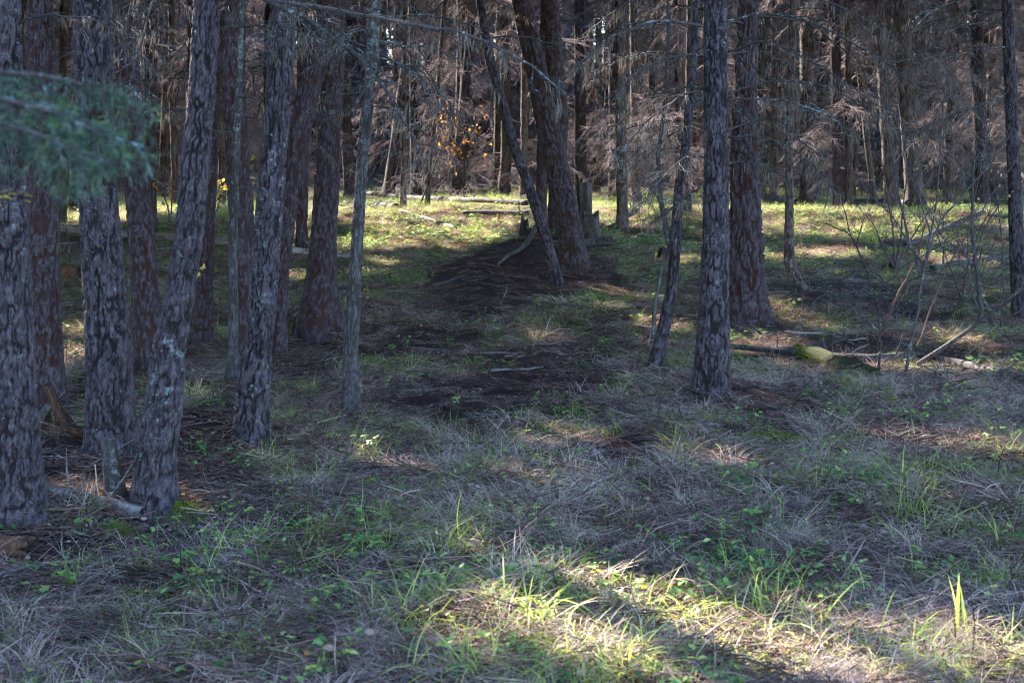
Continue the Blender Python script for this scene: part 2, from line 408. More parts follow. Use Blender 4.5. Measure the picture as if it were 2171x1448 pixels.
def ground_mat():
    m, nt, ns, ls = new_mat('forest_soil')
    out = ns.new('ShaderNodeOutputMaterial'); b = ns.new('ShaderNodeBsdfPrincipled')
    g = ns.new('ShaderNodeNewGeometry'); v = g.outputs['Position']
    n1 = noise(ns, ls, v, 55, 6, 0.75); n2 = noise(ns, ls, v, 3.0, 4); n3 = noise(ns, ls, v, 0.5, 3)
    r1 = ramp(ns, [(0.36, (0.008, 0.005, 0.006)), (0.5, (0.035, 0.022, 0.023)), (0.7, (0.125, 0.085, 0.078))]); ls.new(n1.outputs[0], r1.inputs[0])
    r2 = ramp(ns, [(0.38, (0.020, 0.015, 0.015)), (0.65, (0.11, 0.092, 0.08))]); ls.new(n1.outputs[0], r2.inputs[0])
    f = ramp(ns, [(0.42, (0, 0, 0)), (0.6, (1, 1, 1))]); ls.new(n2.outputs[0], f.inputs[0])
    c = mixc(ns, ls, f.outputs[0], r1.outputs[0], r2.outputs[0])
    f2 = ramp(ns, [(0.5, (0, 0, 0)), (0.68, (0.7, 0.7, 0.7))]); ls.new(n3.outputs[0], f2.inputs[0])
    c = mixc(ns, ls, f2.outputs[0], c, (0.06, 0.065, 0.028))
    at = ns.new('ShaderNodeAttribute'); at.attribute_name = 'tint'
    rb = ramp(ns, [(0.1, (1, 1, 1)), (0.7, (0.85, 0.62, 0.62))]); ls.new(at.outputs['Fac'], rb.inputs[0])
    c = mixc(ns, ls, 1.0, c, rb.outputs[0], 'MULTIPLY')
    ls.new(c, b.inputs['Base Color']); b.inputs['Roughness'].default_value = 0.95; b.inputs['Specular IOR Level'].default_value = 0.1
    bm = ns.new('ShaderNodeBump'); bm.inputs['Strength'].default_value = 0.9; bm.inputs['Distance'].default_value = 0.03
    ls.new(n1.outputs[0], bm.inputs['Height']); ls.new(bm.outputs[0], b.inputs['Normal'])
    ls.new(b.outputs[0], out.inputs[0])
    return m
M['ground'] = ground_mat()

BARE = []   # (x, y, rx, ry, strength): trodden trail, needle beds under the trees, the mound
for px_, py_, rx_, ry_, s_ in [(1010, 640, 110, 40, .9), (900, 740, 150, 50, .8), (960, 850, 190, 55, .9), (1180, 780, 190, 60, .75), (1130, 900, 260, 35, .5), (1320, 960, 100, 40, .8),
                               (1090, 590, 190, 60, .95), (1230, 600, 120, 40, .8), (250, 1000, 260, 90, .75), (120, 1150, 260, 60, .7), (420, 900, 120, 110, .7), (150, 850, 130, 120, .7),
                               (650, 760, 120, 60, .8), (1700, 735, 230, 30, .7), (1620, 860, 180, 40, .6), (2080, 760, 140, 20, .7), (1800, 640, 230, 40, .6), (250, 1240, 300, 40, .5), (480, 1130, 200, 40, .4),
                               (1330, 720, 120, 40, .6), (1900, 1180, 200, 35, .4), (1350, 540, 180, 25, .3)]:
    c_ = G(px_, py_); n_ = G(px_, py_ + ry_); f_ = G(px_, py_ - ry_)
    BARE.append((c_[0], c_[1], rx_ * pxm(c_[1]), (f_[1] - n_[1]) / 2, s_))

def bare(x, y):
    b = np.zeros_like(x)
    wob = (fbm(x * 2.2, y * 2.2, x * 0, 2, 61) - .5) * 1.4
    for cx, cyy, rx, ry, s in BARE:
        q = ((x - cx) / rx) ** 2 + ((y - cyy) / ry) ** 2
        b = np.maximum(b, np.clip(s * 1.15, 0, 1) * np.clip(1.6 - q + wob, 0, 1))
    return b


# ------------------------------------------------------------------ ground sheet
def build_ground():
    ny, nx = 560, 320
    s = np.linspace(0, 1, ny - 24)
    ys = np.concatenate([np.linspace(-80, 2.9, 24), 3.0 + 320 * (np.expm1(s * 4.9) / math.expm1(4.9))])
    u = np.linspace(-1, 1, nx)
    ux = 0.12 * u + 0.88 * u ** 5
    wy = 40 + np.abs(ys) * 1.4
    near = 0.30 * np.clip(ys, 4, None) + 1.5
    X = u[None, :] * near[:, None] * 0.8 * 1.0 + (u ** 7)[None, :] * (wy - near * 0.8)[:, None]
    Y = np.repeat(ys[:, None], nx, 1)
    Z = gz(X, Y)
    fine = (fbm(X * 9, Y * 9, X * 0, 3, 31) - 0.5) * 0.035
    Z = Z + fine * np.clip((30 - Y) / 20, 0, 1)
    mb = MB()
    idx = np.arange(ny * nx).reshape(ny, nx)
    f4 = np.stack([idx[:-1, :-1], idx[:-1, 1:], idx[1:, 1:], idx[1:, :-1]], -1).reshape(-1, 4)
    mb.add(np.stack([X, Y, Z], -1).reshape(-1, 3), None, f4, bare(X, Y).ravel())
    o = link('ground', mb.mesh('ground', M['ground'], True))
    tag(o, 'dark forest floor of soil and needle litter', None, None, 'structure')
build_ground()

# ------------------------------------------------------------------ trunks
def resample(P, rad, s_new):
    P = np.asarray(P, float); rad = np.asarray(rad, float)
    d = np.concatenate([[0], np.cumsum(np.linalg.norm(np.diff(P, axis=0), axis=1))])
    # smooth (Catmull-like) by dense linear sampling and box blur
    n = 400
    sd = np.linspace(0, d[-1], n)
    Q = np.stack([np.interp(sd, d, P[:, k]) for k in range(3)] + [np.interp(sd, d, rad)], -1)
    Lv = min(d[min(len(d) - 1, 4)], 3.0)
    k = max(3, int(0.12 * Lv / d[-1] * n) | 1)
    ker = np.ones(k) / k
    Qp = np.concatenate([2 * Q[:1] - Q[1:k // 2 + 1][::-1], Q, 2 * Q[-1:] - Q[-k // 2:-1][::-1]]) if k > 1 else Q
    S = np.stack([np.convolve(Qp[:, j], ker, 'valid')[:n] for j in range(4)], -1)
    S = S[:n] if len(S) >= n else Q
    sn = np.clip(s_new, 0, 1) * d[-1]
    return np.stack([np.interp(sn, sd, S[:, j]) for j in range(3)], -1), np.interp(sn, sd, S[:, 3]), d[-1]

def trunk_mesh(P, rad, mat, na=64, dz=0.02, zfine=3.0, amp=0.010, seed=0, flare=0.35, flare_h=0.25, sharp=1.0, freq=1.0):
    P = np.asarray(P, float)
    total = np.linalg.norm(np.diff(P, axis=0), axis=1).sum()
    zf = min(zfine, total)
    s = np.concatenate([np.arange(0, zf, dz), np.arange(zf, total, max(dz * 10, 0.25)), [total]]) / total
    C, r, _ = resample(P, rad, s)
    C[0] = P[0]
    n = len(s)
    a = np.arange(na) * 2 * math.pi / na
    sm = (s * total)[:, None]
    # lobed root flare
    ph = np.random.default_rng(seed).uniform(0, 6.28, 3)
    lob = 0.5 + 0.5 * np.sin(a * 3 + ph[0]) * 0.6 + 0.4 * np.sin(a * 5 + ph[1]) * 0.5
    fl = 1 + flare * 1.7 * np.exp(-np.clip(sm, 0, None) / (flare_h * .8)) * (0.5 + lob[None, :])
    cx = np.cos(a)[None, :]; sy = np.sin(a)[None, :]
    rr = r[:, None] * fl
    f = 56 * freq
    bx = cx * r[:, None] * f; by = sy * r[:, None] * f; bz = sm * f * 0.62 + cx * 0
    warp = (vnoise(bx * 0.5, by * 0.5, bz * 0.5, seed + 9) - 0.5) * 2.6
    n2 = vnoise(bx * 2.6, by * 2.6, bz * 2.2, seed + 3)
    n4 = vnoise(bx * 5.5, by * 5.5, bz * 5.0, seed + 4)
    n0 = vnoise(bx * 0.25, by * 0.25, bz * 0.15, seed + 5)
    zst = 0.38
    nA = vnoise(bx * 0.72 + warp * .7, by * 0.72 + warp * .7, bz * 0.72 * zst, seed)
    nB = vnoise(bx * 1.0 + warp, by * 1.0 - warp, bz * 0.6, seed + 7)
    rA = 1 - np.abs(2 * nA - 1); rB = 1 - np.abs(2 * nB - 1)       # furrow networks
    fA = np.clip((rA - 0.82) / 0.14, 0, 1) * (.5 + n0); fB = np.clip((rB - 0.84) / 0.14, 0, 1)
    h = np.clip(0.78 - 0.62 * fA * sharp - 0.38 * fB + 0.45 * (n2 - .5) + 0.35 * (n4 - .5) + 0.15 * (n0 - .5), 0, 1)
    rr = rr + amp * (h - 0.6) * 2 + (n0 - 0.5) * 0.08 * r[:, None]
    ax = C[:, 0][:, None] + cx * rr; ay = C[:, 1][:, None] + sy * rr
    az = np.repeat(C[:, 2][:, None], na, 1)
    az[0] -= 0.12
    i = np.arange(n - 1)[:, None] * na; j = np.arange(na)[None, :]; j2 = (j + 1) % na
    f4 = np.stack([i + j, i + j2, i + na + j2, i + na + j], -1).reshape(-1, 4)
    mb = MB(); mb.add(np.stack([ax, ay, az], -1).reshape(-1, 3), None, f4, np.clip(h, 0, 1).ravel())
    return mb.mesh('trunk', mat, True)

# ------------------------------------------------------------------ branches
def norm(v): return v / (np.linalg.norm(v) + 1e-9)

def hair(lb, p, L, g, n=7, w=0.0022, spread=0.012, tint=None):
    for _ in range(n):
        o = p + g.normal(0, spread, 3) * np.array([1, 1, 0.4])
        l = L * g.uniform(0.15, 1.0) ** 1.3
        az = g.uniform(0, math.pi); s = np.array([math.cos(az), math.sin(az), 0]) * w
        d1 = np.array([g.normal(0, 0.25), g.normal(0, 0.25), -1.0]) * l * 0.5
        d2 = np.array([g.normal(0, 0.2), g.normal(0, 0.2), -1.0]) * l * 0.5
        a = o; b = o + d1; c = b + d2
        t = (g.uniform(0, 0.6) if tint is None else tint + g.uniform(-0.1, 0.1))
        lb.add([a - s * 0.6, a + s * 0.6, b + s, b - s, c], [[3, 2, 4]], [[0, 1, 2, 3]], t)

def crust(lb, p, r, g, n=5):
    for _ in range(n):
        o = p + g.normal(0, r, 3)
        u = norm(g.normal(0, 1, 3)) * r * g.uniform(.5, 1.2); v = norm(g.normal(0, 1, 3)) * r * g.uniform(.5, 1.2)
        lb.add([o, o + u, o + v], [[0, 1, 2]], None, g.uniform(0.85, 1.0))

def grow(mb, lb, P, r0, r1, g, ntw=18, twl=0.45, sides=5, tw_r=0.003, sub=5, droop=0.5, lich=1.0, hairL=0.10, start=0.15, far=False, updown=0.0, hw=0.0022):
    P = np.asarray(P, float)
    rad = np.linspace(r0, r1, len(P))
    mb.tube(P, rad, sides, g.uniform(0.0, 0.4) if far else g.uniform(.3, .7))
    seg = np.linalg.norm(np.diff(P, axis=0), axis=1); cum = np.concatenate([[0], np.cumsum(seg)]); cum /= cum[-1]
    def at(t):
        return np.array([np.interp(t, cum, P[:, k]) for k in range(3)])
    for i in range(ntw):
        t = start + (1 - start) * (i + g.uniform(0, 1)) / ntw
        p = at(t); T = norm(at(min(1, t + 0.03)) - at(max(0, t - 0.03)))
        S = norm(np.cross(T, [0, 0, 1])) * (1 if i % 2 else -1)
        d = norm(T * g.uniform(0.4, 0.9) + S * g.uniform(0.5, 1.0) + np.array([0, 0, g.uniform(-0.35, 0.25) + updown]))
        L = twl * (1.05 - 0.6 * t) * g.uniform(0.5, 1.15)
        k = 4
        q = [p]
        dd = d.copy()
        for _ in range(k):
            q.append(q[-1] + dd * L / k)
            dd = norm(dd + np.array([0, 0, -droop * 0.35]) + g.normal(0, 0.10, 3))
        q = np.array(q)
        mb.tube(q, np.linspace(tw_r * 1.2, tw_r * 0.45, k + 1), 3, g.uniform(0.0, .9) if far else .5)
        for j in range(sub):
            tt = g.uniform(0.15, 1.0); x = tt * k; a0 = int(min(k - 1, x)); pp = q[a0] + (q[a0 + 1] - q[a0]) * (x - a0)
            S2 = norm(np.cross(dd, [0, 0, 1]) * (1 if j % 2 else -1) * g.uniform(.3, 1) + dd * g.uniform(.4, 1.0) + np.array([0, 0, g.uniform(-0.8, 0.4) if far else g.uniform(-.5, .45)]))
            l2 = L * g.uniform(0.18, 0.5)
            m1 = pp + S2 * l2 * 0.5; e = m1 + norm(S2 + np.array([0, 0, -droop * 0.9])) * l2 * 0.5
            mb.tube(np.array([pp, m1, e]), [tw_r * 0.7, tw_r * 0.55, tw_r * 0.3], 3, g.uniform(0.3, 0.8))
            if lb is not None and g.random() < 0.25 * lich:
                hair(lb, e, hairL * g.uniform(0.4, 1.1), g, 3 if not far else 2, hw)
        if lb is not None:
            if g.random() < 0.45 * lich:
                hair(lb, q[g.integers(1, k + 1)], hairL * g.uniform(0.6, 1.8), g, 7 if not far else 3, hw, 0.012 if not far else 0.03)
            if not far and g.random() < 0.7:
                crust(lb, q[g.integers(0, k)], 0.005, g, 4)
    if lb is not None and not far:
        for _ in range(int(14 * lich)):
            crust(lb, at(g.uniform(0.05, 1)) + np.array([0, 0, r0 * 0.5]), 0.0075, g, 4)
        for _ in range(int(4 * lich)):
            hair(lb, at(g.uniform(0.2, 1)), hairL * g.uniform(0.8, 2.2), g, 12, hw, 0.015)
        for _ in range(int(2 * lich)):
            hair(lb, at(g.uniform(0.2, 1)), hairL * g.uniform(0.4, 0.9), g, 10, hw, 0.008, 0.82)

def arc_path(L, rise, fall, g, n=10, wob=0.02):
    t = np.linspace(0, 1, n)
    x = L * t * (1 - 0.12 * t); z = L * (rise * t - fall * t ** 2)
    y = np.cumsum(g.normal(0, wob * L, n)); y -= y[0]
    zz = np.cumsum(g.normal(0, wob * 0.6 * L, n)); zz -= zz[0]
    return np.stack([x, y, z + zz], -1)

NEARB, FARB, SNAGB = [], [], []
for i in range(12):
    g = np.random.default_rng(100 + i)
    mb, lb = MB(), MB()
    grow(mb, lb, arc_path(1.0, g.uniform(0.1, 0.45), g.uniform(0.3, 0.95), g, wob=.03), 0.0085, 0.003, g, 16, 0.34, 5, 0.0022, 4, 0.3, 0.6, 0.08)
    NEARB.append((mb.mesh('branch', M['branch']), lb.mesh('lichen', M['hair'])))
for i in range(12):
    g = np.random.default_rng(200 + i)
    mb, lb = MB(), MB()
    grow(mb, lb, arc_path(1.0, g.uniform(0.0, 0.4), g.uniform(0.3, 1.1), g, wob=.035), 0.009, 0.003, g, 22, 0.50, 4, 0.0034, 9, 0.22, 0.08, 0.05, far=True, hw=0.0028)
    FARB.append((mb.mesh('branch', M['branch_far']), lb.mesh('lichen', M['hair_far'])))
for i in range(6):     # short broken stubs
    g = np.random.default_rng(300 + i)
    mb, lb = MB(), MB()
    grow(mb, lb, arc_path(1.0, g.uniform(0.0, 0.2), g.uniform(0.0, 0.5), g, 7, 0.03), 0.02, 0.008, g, 6, 0.35, 4, 0.006, 2, 0.4, 0.8, 0.12)
    SNAGB.append((mb.mesh('branch', M['branch']), lb.mesh('lichen', M['hair'])))

def put_branch(root, pair, loc, az, L, tilt=0.0, lichen=True):
    b = link('branch', pair[0], root, loc, (0, tilt, az), L)
    if lichen:
        link('lichen', pair[1], b)['kind'] = 'stuff'
    return b

# ------------------------------------------------------------------ live crowns (above the frame near by, in view far off), gaps carved for sunlight
def crown_mesh(base, topz, r_max, z0, n, g, axis, cull=True, sz=0.42):
    """base: world xyz of the tree; axis(z)-> centre xy at world height z"""
    u = g.uniform(0, 1, n)
    z = z0 + (topz - z0) * (1 - np.sqrt(1 - u * 0.97))
    k = (z - z0) / (topz - z0)
    Rr = r_max * (1 - k) ** 0.5 * np.clip(0.55 + k * 4, 0, 1)
    rad = Rr * np.sqrt(g.uniform(0.03, 1, n)); az = g.uniform(0, 2 * math.pi, n)
    cx, cyy = axis(z)
    C = np.stack([cx + rad * np.cos(az), cyy + rad * np.sin(az), z - rad * 0.25], -1)
    if cull:
        thin = np.zeros(n, bool)
        for zz in (2.0, 4.0, 6.0):
            t_ = (C[:, 2] - zz) / SDIR[2]; bx_ = C[:, 0] - SDIR[0] * t_; by_ = C[:, 1] - SDIR[1] * t_
            thin |= (by_ > 42) & (by_ < 57) & (np.abs(bx_) < 22) & (t_ > 0)
        C_keep = ~(thin & (g.random(n) < 0.62))
        C = C[C_keep]; az = az[C_keep]
    n = len(C)
    mb = MB()
    if n == 0: return mb.mesh('crown', M['needles'])
    for q in range(3):
        a = az + g.normal(0, 0.9, n); d = np.stack([np.cos(a), np.sin(a), g.normal(-0.25, 0.25, n)], -1)
        d /= np.linalg.norm(d, axis=1)[:, None]
        s = np.cross(d, g.normal(0, 1, (n, 3)) + np.array([0, 0, 1.6])); s /= np.linalg.norm(s, axis=1)[:, None]
        l = (sz * g.uniform(0.6, 1.2, n))[:, None]; w = l * 0.34
        o = C + g.normal(0, 0.10, (n, 3))
        V = np.stack([o - d * l * .5, o + s * w * .5, o + d * l * .6, o - s * w * .5], 1).reshape(-1, 3) - base
        V = V.reshape(-1, 4, 3)
        if cull:
            near_ = lit(C, 0.75); bad = np.zeros(n, bool); ix = np.nonzero(near_)[0]
            if len(ix):
                W_ = V[ix] + base
                hit = lit(o[ix], 0.03)
                for c_ in range(4): hit |= lit(W_[:, c_], 0.03) | lit((W_[:, c_] + W_[:, (c_ + 1) % 4]) / 2, 0.03)
                bad[ix] = hit
            V = V[~bad]
        nk = len(V)
        if nk: mb.add(V.reshape(-1, 3), None, np.arange(nk)[:, None] * 4 + np.array([[0, 1, 2, 3]]), np.repeat(g.uniform(0, 1, nk), 4))
    return mb.mesh('crown', M['needles'])

TREES = []
def finish_tree(name, base, ptsW, rad, H, g, label, group, mat, na, dz, zfine, amp, flare=0.35, crown=True, r_max=1.9, z0=None, ncl=900, seed=0, flare_h=0.25, sharp=1.0, cat='tree', freq=1.0, sz=.42):
    """extend a measured trunk up to its top, build root + trunk + crown"""
    P = [np.asarray(p, float) for p in ptsW]; rad = list(rad)
    d = norm(P[-1] - P[-3] if len(P) > 2 else P[-1] - P[0])
    top = P[-1]; r = rad[-1]
    hh = H - (top[2] - base[2])
    if hh > 0.5:
        for k in range(1, 6):
            f = k / 5
            dd = norm(d * (1 - f) * 0.8 + np.array([0, 0, 0.8 + f]))
            top = top + dd * hh / 5
            P.append(top.copy()); rad.append(max(0.01, r * (1 - f) + 0.012))
    P = np.array(P)
    root = link(name, None, None, base.tolist())
    tag(root, label, cat, group)
    me = trunk_mesh(P - base, rad, mat, na, dz, zfine, amp, seed, flare, flare_h, sharp, freq)
    link('trunk', me, root)
    zs = P[:, 2]
    axis = lambda z: (np.interp(z, zs, P[:, 0]), np.interp(z, zs, P[:, 1]))
    if crown:
        zc = base[2] + (H * 0.42 if z0 is None else z0)
        link('crown', crown_mesh(base, base[2] + H, r_max, zc, ncl, g, axis, sz=sz), root)['kind'] = 'stuff'
    root_r = lambda z: np.interp(z, zs, rad)
    return root, axis, root_r

def px_tree(name, poly, dist, label, group=None, mat='bark_grey', H=14, na=64, dz=0.02, amp=0.010, flare=0.3, nb=(0, 0), bl=(0.5, 1.1), kind='near', seed=0, lean_y=0.0, r_max=1.9, crown=True, bz=(1.8, 4.5), ncl=900, zfine=None, flare_h=0.2, freq=1.0, cat='tree', sharp=1.0, snags=0, baz=None, z0=None):
    """poly: (x pixel, y pixel, width in pixels) from the base upwards; the base fixes the place on the ground"""
    g = np.random.default_rng(1000 + seed)
    b = G(poly[0][0], poly[0][1])
    if dist: b = A(poly[0][0], poly[0][1], dist); b[2] = float(gz(b[0], b[1]))
    D = b[1]
    P = []; rad = []
    for k, (x, y, w) in enumerate(poly):
        p = A(x, y, D)
        if k == 0: p = b.copy()
        P.append(p); rad.append(w * pxm(D) / 2)
    rad[0] = rad[1] * 1.05 if len(rad) > 1 else rad[0]
    if zfine is None: zfine = P[-1][2] - b[2] + 0.15
    root, axis, rr = finish_tree(name, b, P, rad, H, g, label, group, M[mat], na, dz, zfine, amp, flare, crown, r_max, z0, ncl, seed, flare_h, sharp, cat, freq)
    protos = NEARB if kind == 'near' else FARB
    for i in range(nb[0]):
        z = b[2] + g.uniform(*bz)
        cx, cyy = axis(z)
        az = g.uniform(0, 2 * math.pi) if baz is None else g.uniform(*baz)
        r = float(rr(z)) * 0.6
        L = g.uniform(*bl)
        tipmid = np.array([cx + math.cos(az) * L * .6, cyy + math.sin(az) * L * .6, z])
        if kind != 'near' and lit(tipmid, 0.2)[0] and g.random() < 0.8: continue
        put_branch(root, protos[g.integers(len(protos))], (cx + math.cos(az) * r - b[0], cyy + math.sin(az) * r - b[1], z - b[2]), az, L)
    for i in range(snags):
        z = b[2] + g.uniform(0.3, bz[1]); cx, cyy = axis(z); az = g.uniform(0, 6.28)
        put_branch(root, SNAGB[g.integers(6)], (cx + math.cos(az) * rr(z) * .7 - b[0], cyy + math.sin(az) * rr(z) * .7 - b[1], z - b[2]), az, g.uniform(0.06, 0.28))
    TREES.append((b[0], b[1]))
    return root, b, axis, rr

def px_branch(root, base, pts, dist, r0, g, ntw=20, twl=0.35, dd=0.0, mat='branch', hairL=0.09, lich=1.0, label=None, tw_r=0.0026):
    """a branch that follows measured pixels, in a plane that swings away from the viewer by dd metres at its tip"""
    n = len(pts)
    P = np.array([A(x, y, dist + dd * k / (n - 1)) for k, (x, y) in enumerate(pts)])
    s = np.linspace(0, n - 1, n * 3)
    P = np.stack([np.interp(s, np.arange(n), P[:, k]) for k in range(3)], -1)
    P[1:-1] = (P[:-2] + P[1:-1] * 2 + P[2:]) / 4
    P += g.normal(0, 0.003, P.shape)
    o = P[0].copy()
    mb, lb = MB(), MB()
    grow(mb, lb, P - o, r0 * 1.05, r0 * 0.3, g, int(ntw * .85), twl, 6, tw_r * .95, 4, 0.3, lich, hairL * .8)
    b = link('branch', mb.mesh('branch', M[mat]), root, (o - base).tolist())
    if label: b['label'] = label
    link('lichen', lb.mesh('lichen', M['hair']), b)['kind'] = 'stuff'
    return b

g0 = np.random.default_rng(5)
# ---- the big trunks on the left
t1, b1, _, _ = px_tree('conifer_tree', [(45, 1095, 96), (39, 900, 82), (32, 730, 76), (25, 450, 62), (18, 100, 52), (14, -60, 48)], None,
    'thick grey conifer trunk cut by the left frame edge beside the small log end', None, 'bark_grey', 15, 110, 0.012, 0.009, 0.35, (5, 0), seed=1, bz=(2.0, 4), snags=7)
t2, b2, _, _ = px_tree('conifer_tree', [(102, 868, 70), (97, 700, 62), (92, 450, 60), (86, 100, 52), (84, -60, 50)], None,
    'reddish brown trunk rising behind the hollow broken stump', None, 'bark_red', 14, 84, 0.015, 0.011, 0.3, (9, 0), seed=2, bz=(1.8, 4), snags=7)
t3, b3, _, _ = px_tree('conifer_tree', [(236, 962, 108), (230, 740, 93), (212, 480, 80), (205, 380, 78), (198, 100, 75), (194, -60, 72)], None,
    'thickest grey trunk at left with pale lichen low down, behind the lichened stub', None, 'bark_grey', 16, 110, 0.012, 0.011, 0.22, (4, 0), seed=3, r_max=2.6, ncl=2200, bz=(2.4, 4), snags=9)
t4, b4, _, _ = px_tree('conifer_tree', [(322, 775, 60), (310, 640, 58), (295, 450, 50), (275, 200, 48), (260, -20, 46)], None,
    'red fissured trunk half hidden behind the leaning grey trunk', None, 'bark_red', 15, 72, 0.018, 0.012, 0.25, (10, 0), seed=4, bz=(1.6, 4), snags=7)
t5, b5, _, _ = px_tree('conifer_tree', [(326, 1078, 84), (333, 960, 75), (346, 870, 75), (358, 730, 68), (370, 690, 64), (401, 500, 57), (413, 350, 56), (428, 200, 55), (438, 0, 52), (443, -60, 50)], None,
    'grey trunk curving up to the right with a sunlit left edge near the top', None, 'bark_grey', 14, 100, 0.011, 0.008, 0.22, (2, 0), seed=5, bz=(2.4, 4), snags=7)
t6, b6, _, _ = px_tree('conifer_tree', [(430, 740, 40), (436, 500, 36), (448, 300, 32), (452, 100, 30), (455, -20, 30)], None,
    'thin dark red trunk just right of the curved grey trunk, above the tangle of twigs', None, 'bark_red', 13, 48, 0.02, 0.009, 0.2, (12, 0), seed=6, bz=(1.2, 5), snags=9)
t7, b7, _, _ = px_tree('conifer_tree', [(520, 762, 54), (516, 500, 50), (504, 350, 50), (490, 100, 45), (480, -20, 42)], None,
    'dark trunk directly behind the thin mossy stem', None, 'bark_red', 15, 64, 0.018, 0.011, 0.2, (11, 0), seed=7, bz=(1.6, 4), snags=5)
t8, b8, _, _ = px_tree('conifer_tree', [(488, 818, 27), (495, 723, 21), (494, 500, 18), (502, 300, 15), (512, 60, 11), (514, -20, 10)], None,
    'slender greenish lichened stem standing in front of the dark trunk', None, 'bark_lichen', 8, 40, 0.02, 0.004, 0.25, (7, 0), (0.3, 0.7), seed=8, bz=(1.0, 3.5), r_max=0.9, snags=7)
t9, b9, _, _ = px_tree('conifer_tree', [(533, 937, 72), (538, 775, 66), (551, 700, 62), (567, 500, 56), (578, 350, 54), (591, 200, 52), (600, 0, 50), (604, -60, 50)], None,
    'grey plated trunk leaning slightly right, its foot in pale dry grass', None, 'bark_grey', 15, 96, 0.012, 0.009, 0.16, (7, 0), seed=9, bz=(2.0, 3.5), snags=7)
t10, b10, _, _ = px_tree('conifer_tree', [(582, 748, 42), (592, 600, 37), (604, 500, 36), (616, 400, 38), (631, 300, 46), (652, 200, 50), (680, 100, 48), (702, -10, 45)], None,
    'dark trunk leaning strongly to the right behind the grey plated one', None, 'bark_red', 15, 64, 0.02, 0.012, 0.2, (12, 0), seed=10, bz=(1.8, 4), snags=7)
t11, b11, _, _ = px_tree('conifer_tree', [(678, 706, 84), (677, 650, 62), (686, 500, 50), (696, 350, 48), (705, 150, 45), (712, -10, 42)], None,
    'straight dark red trunk with a flared foot and sticks leaning at its base', None, 'bark_red', 16, 72, 0.02, 0.013, 0.55, (13, 0), seed=11, r_max=2.6, ncl=2200, bz=(2.5, 5.5), flare_h=0.3, snags=7)
t12, b12, _, _ = px_tree('conifer_tree', [(743, 882, 38), (744, 720, 32), (755, 550, 26), (764, 400, 23), (772, 300, 24), (786, 150, 23), (797, 0, 20), (802, -60, 18)], None,
    'thin lone grey lichened trunk between the left group and the open trail', None, 'bark_lichen', 9, 56, 0.014, 0.005, 0.3, (9, 0), (0.35, 0.8), seed=12, bz=(1.5, 3.5), r_max=1.1, snags=4)
# ---- the mound
t13, b13, _, _ = px_tree('conifer_tree', [(1184, 609, 28), (1170, 550, 24), (1155, 500, 23), (1123, 400, 23), (1086, 300, 23), (1060, 200, 21), (1032, 100, 20), (1016, -10, 17)], None,
    'thin trunk leaning far left in front of the mound, its left edge sunlit', None, 'bark_grey', 12, 48, 0.025, 0.006, 0.2, (22, 0), (0.6, 1.5), seed=13, bz=(2.3, 6), r_max=1.4, snags=9)
t14, b14, _, _ = px_tree('conifer_tree', [(1217, 566, 60), (1211, 500, 50), (1193, 400, 49), (1168, 300, 46), (1148, 200, 44), (1127, 100, 42), (1104, -10, 40)], None,
    'stout red brown trunk leaning left, standing on the mound', None, 'bark_red', 22, 72, 0.025, 0.016, 0.25, (20, 0), (0.7, 1.6), seed=14, r_max=2.9, ncl=2600, bz=(3, 7), freq=0.8, snags=7)
t15, b15, _, _ = px_tree('conifer_tree', [(1179, 527, 40), (1181, 400, 36), (1188, 250, 35), (1178, 150, 35), (1165, -10, 36)], 21.0,
    'upright red trunk crossing behind the stout leaning one on the mound', None, 'bark_red', 17, 56, 0.03, 0.016, 0.2, (20, 0), (0.7, 1.6), seed=15, bz=(3, 7), freq=0.8)
t16, b16, _, _ = px_tree('conifer_tree', [(1150, 508, 24), (1148, 400, 22), (1150, 200, 18), (1155, -10, 16)], 22.5,
    'thin dark trunk farthest back of the cluster on the mound', None, 'bark_red', 11, 36, 0.04, 0.008, 0.2, (14, 0), (0.6, 1.3), seed=16, bz=(2, 6), r_max=1.2)
t17, b17, _, _ = px_tree('conifer_tree', [(1320, 492, 25), (1318, 350, 23), (1315, 150, 20), (1312, -10, 17)], None,
    'thin trunk standing alone at the bright clearing right of the mound', None, 'bark_far', 13, 36, 0.05, 0.01, 0.2, (16, 0), (0.9, 2.0), 'far', seed=17, bz=(1.8, 8), r_max=1.4)
t18, b18, _, _ = px_tree('conifer_tree', [(1388, 787, 34), (1396, 740, 27), (1409, 690, 26), (1425, 610, 24), (1433, 500, 24), (1440, 400, 20), (1455, 300, 18), (1463, 200, 16), (1475, 50, 13), (1480, -30, 12)], None,
    'thin crooked trunk bending right, forked halfway, left of the main grey trunk', None, 'bark_grey', 9, 48, 0.02, 0.005, 0.3, (22, 0), (0.4, 1.0), seed=18, bz=(1.4, 4), r_max=1.0, snags=6)
D18 = b18[1]
stemP = np.array([A(x, y, D18 + 0.02) for x, y in [(1424, 540), (1409, 470), (1400, 420), (1395, 330), (1413, 200), (1418, 60), (1415, -40)]]) - b18
mb = MB(); mb.tube(stemP, np.array([13, 12, 11, 9, 8, 7, 6]) * pxm(D18) / 2, 12); link('stem', mb.mesh('stem', M['bark_lichen'], True), t18)
t21, b21, ax21, _ = px_tree('conifer_tree', [(1509, 836, 74), (1512, 700, 68), (1518, 500, 56), (1518, 300, 47), (1517, 150, 48), (1517, -60, 46)], None,
    'main straight grey trunk right of centre with long drooping dead branches', None, 'bark_grey', 14, 110, 0.012, 0.008, 0.14, (0, 0), seed=21, snags=5)
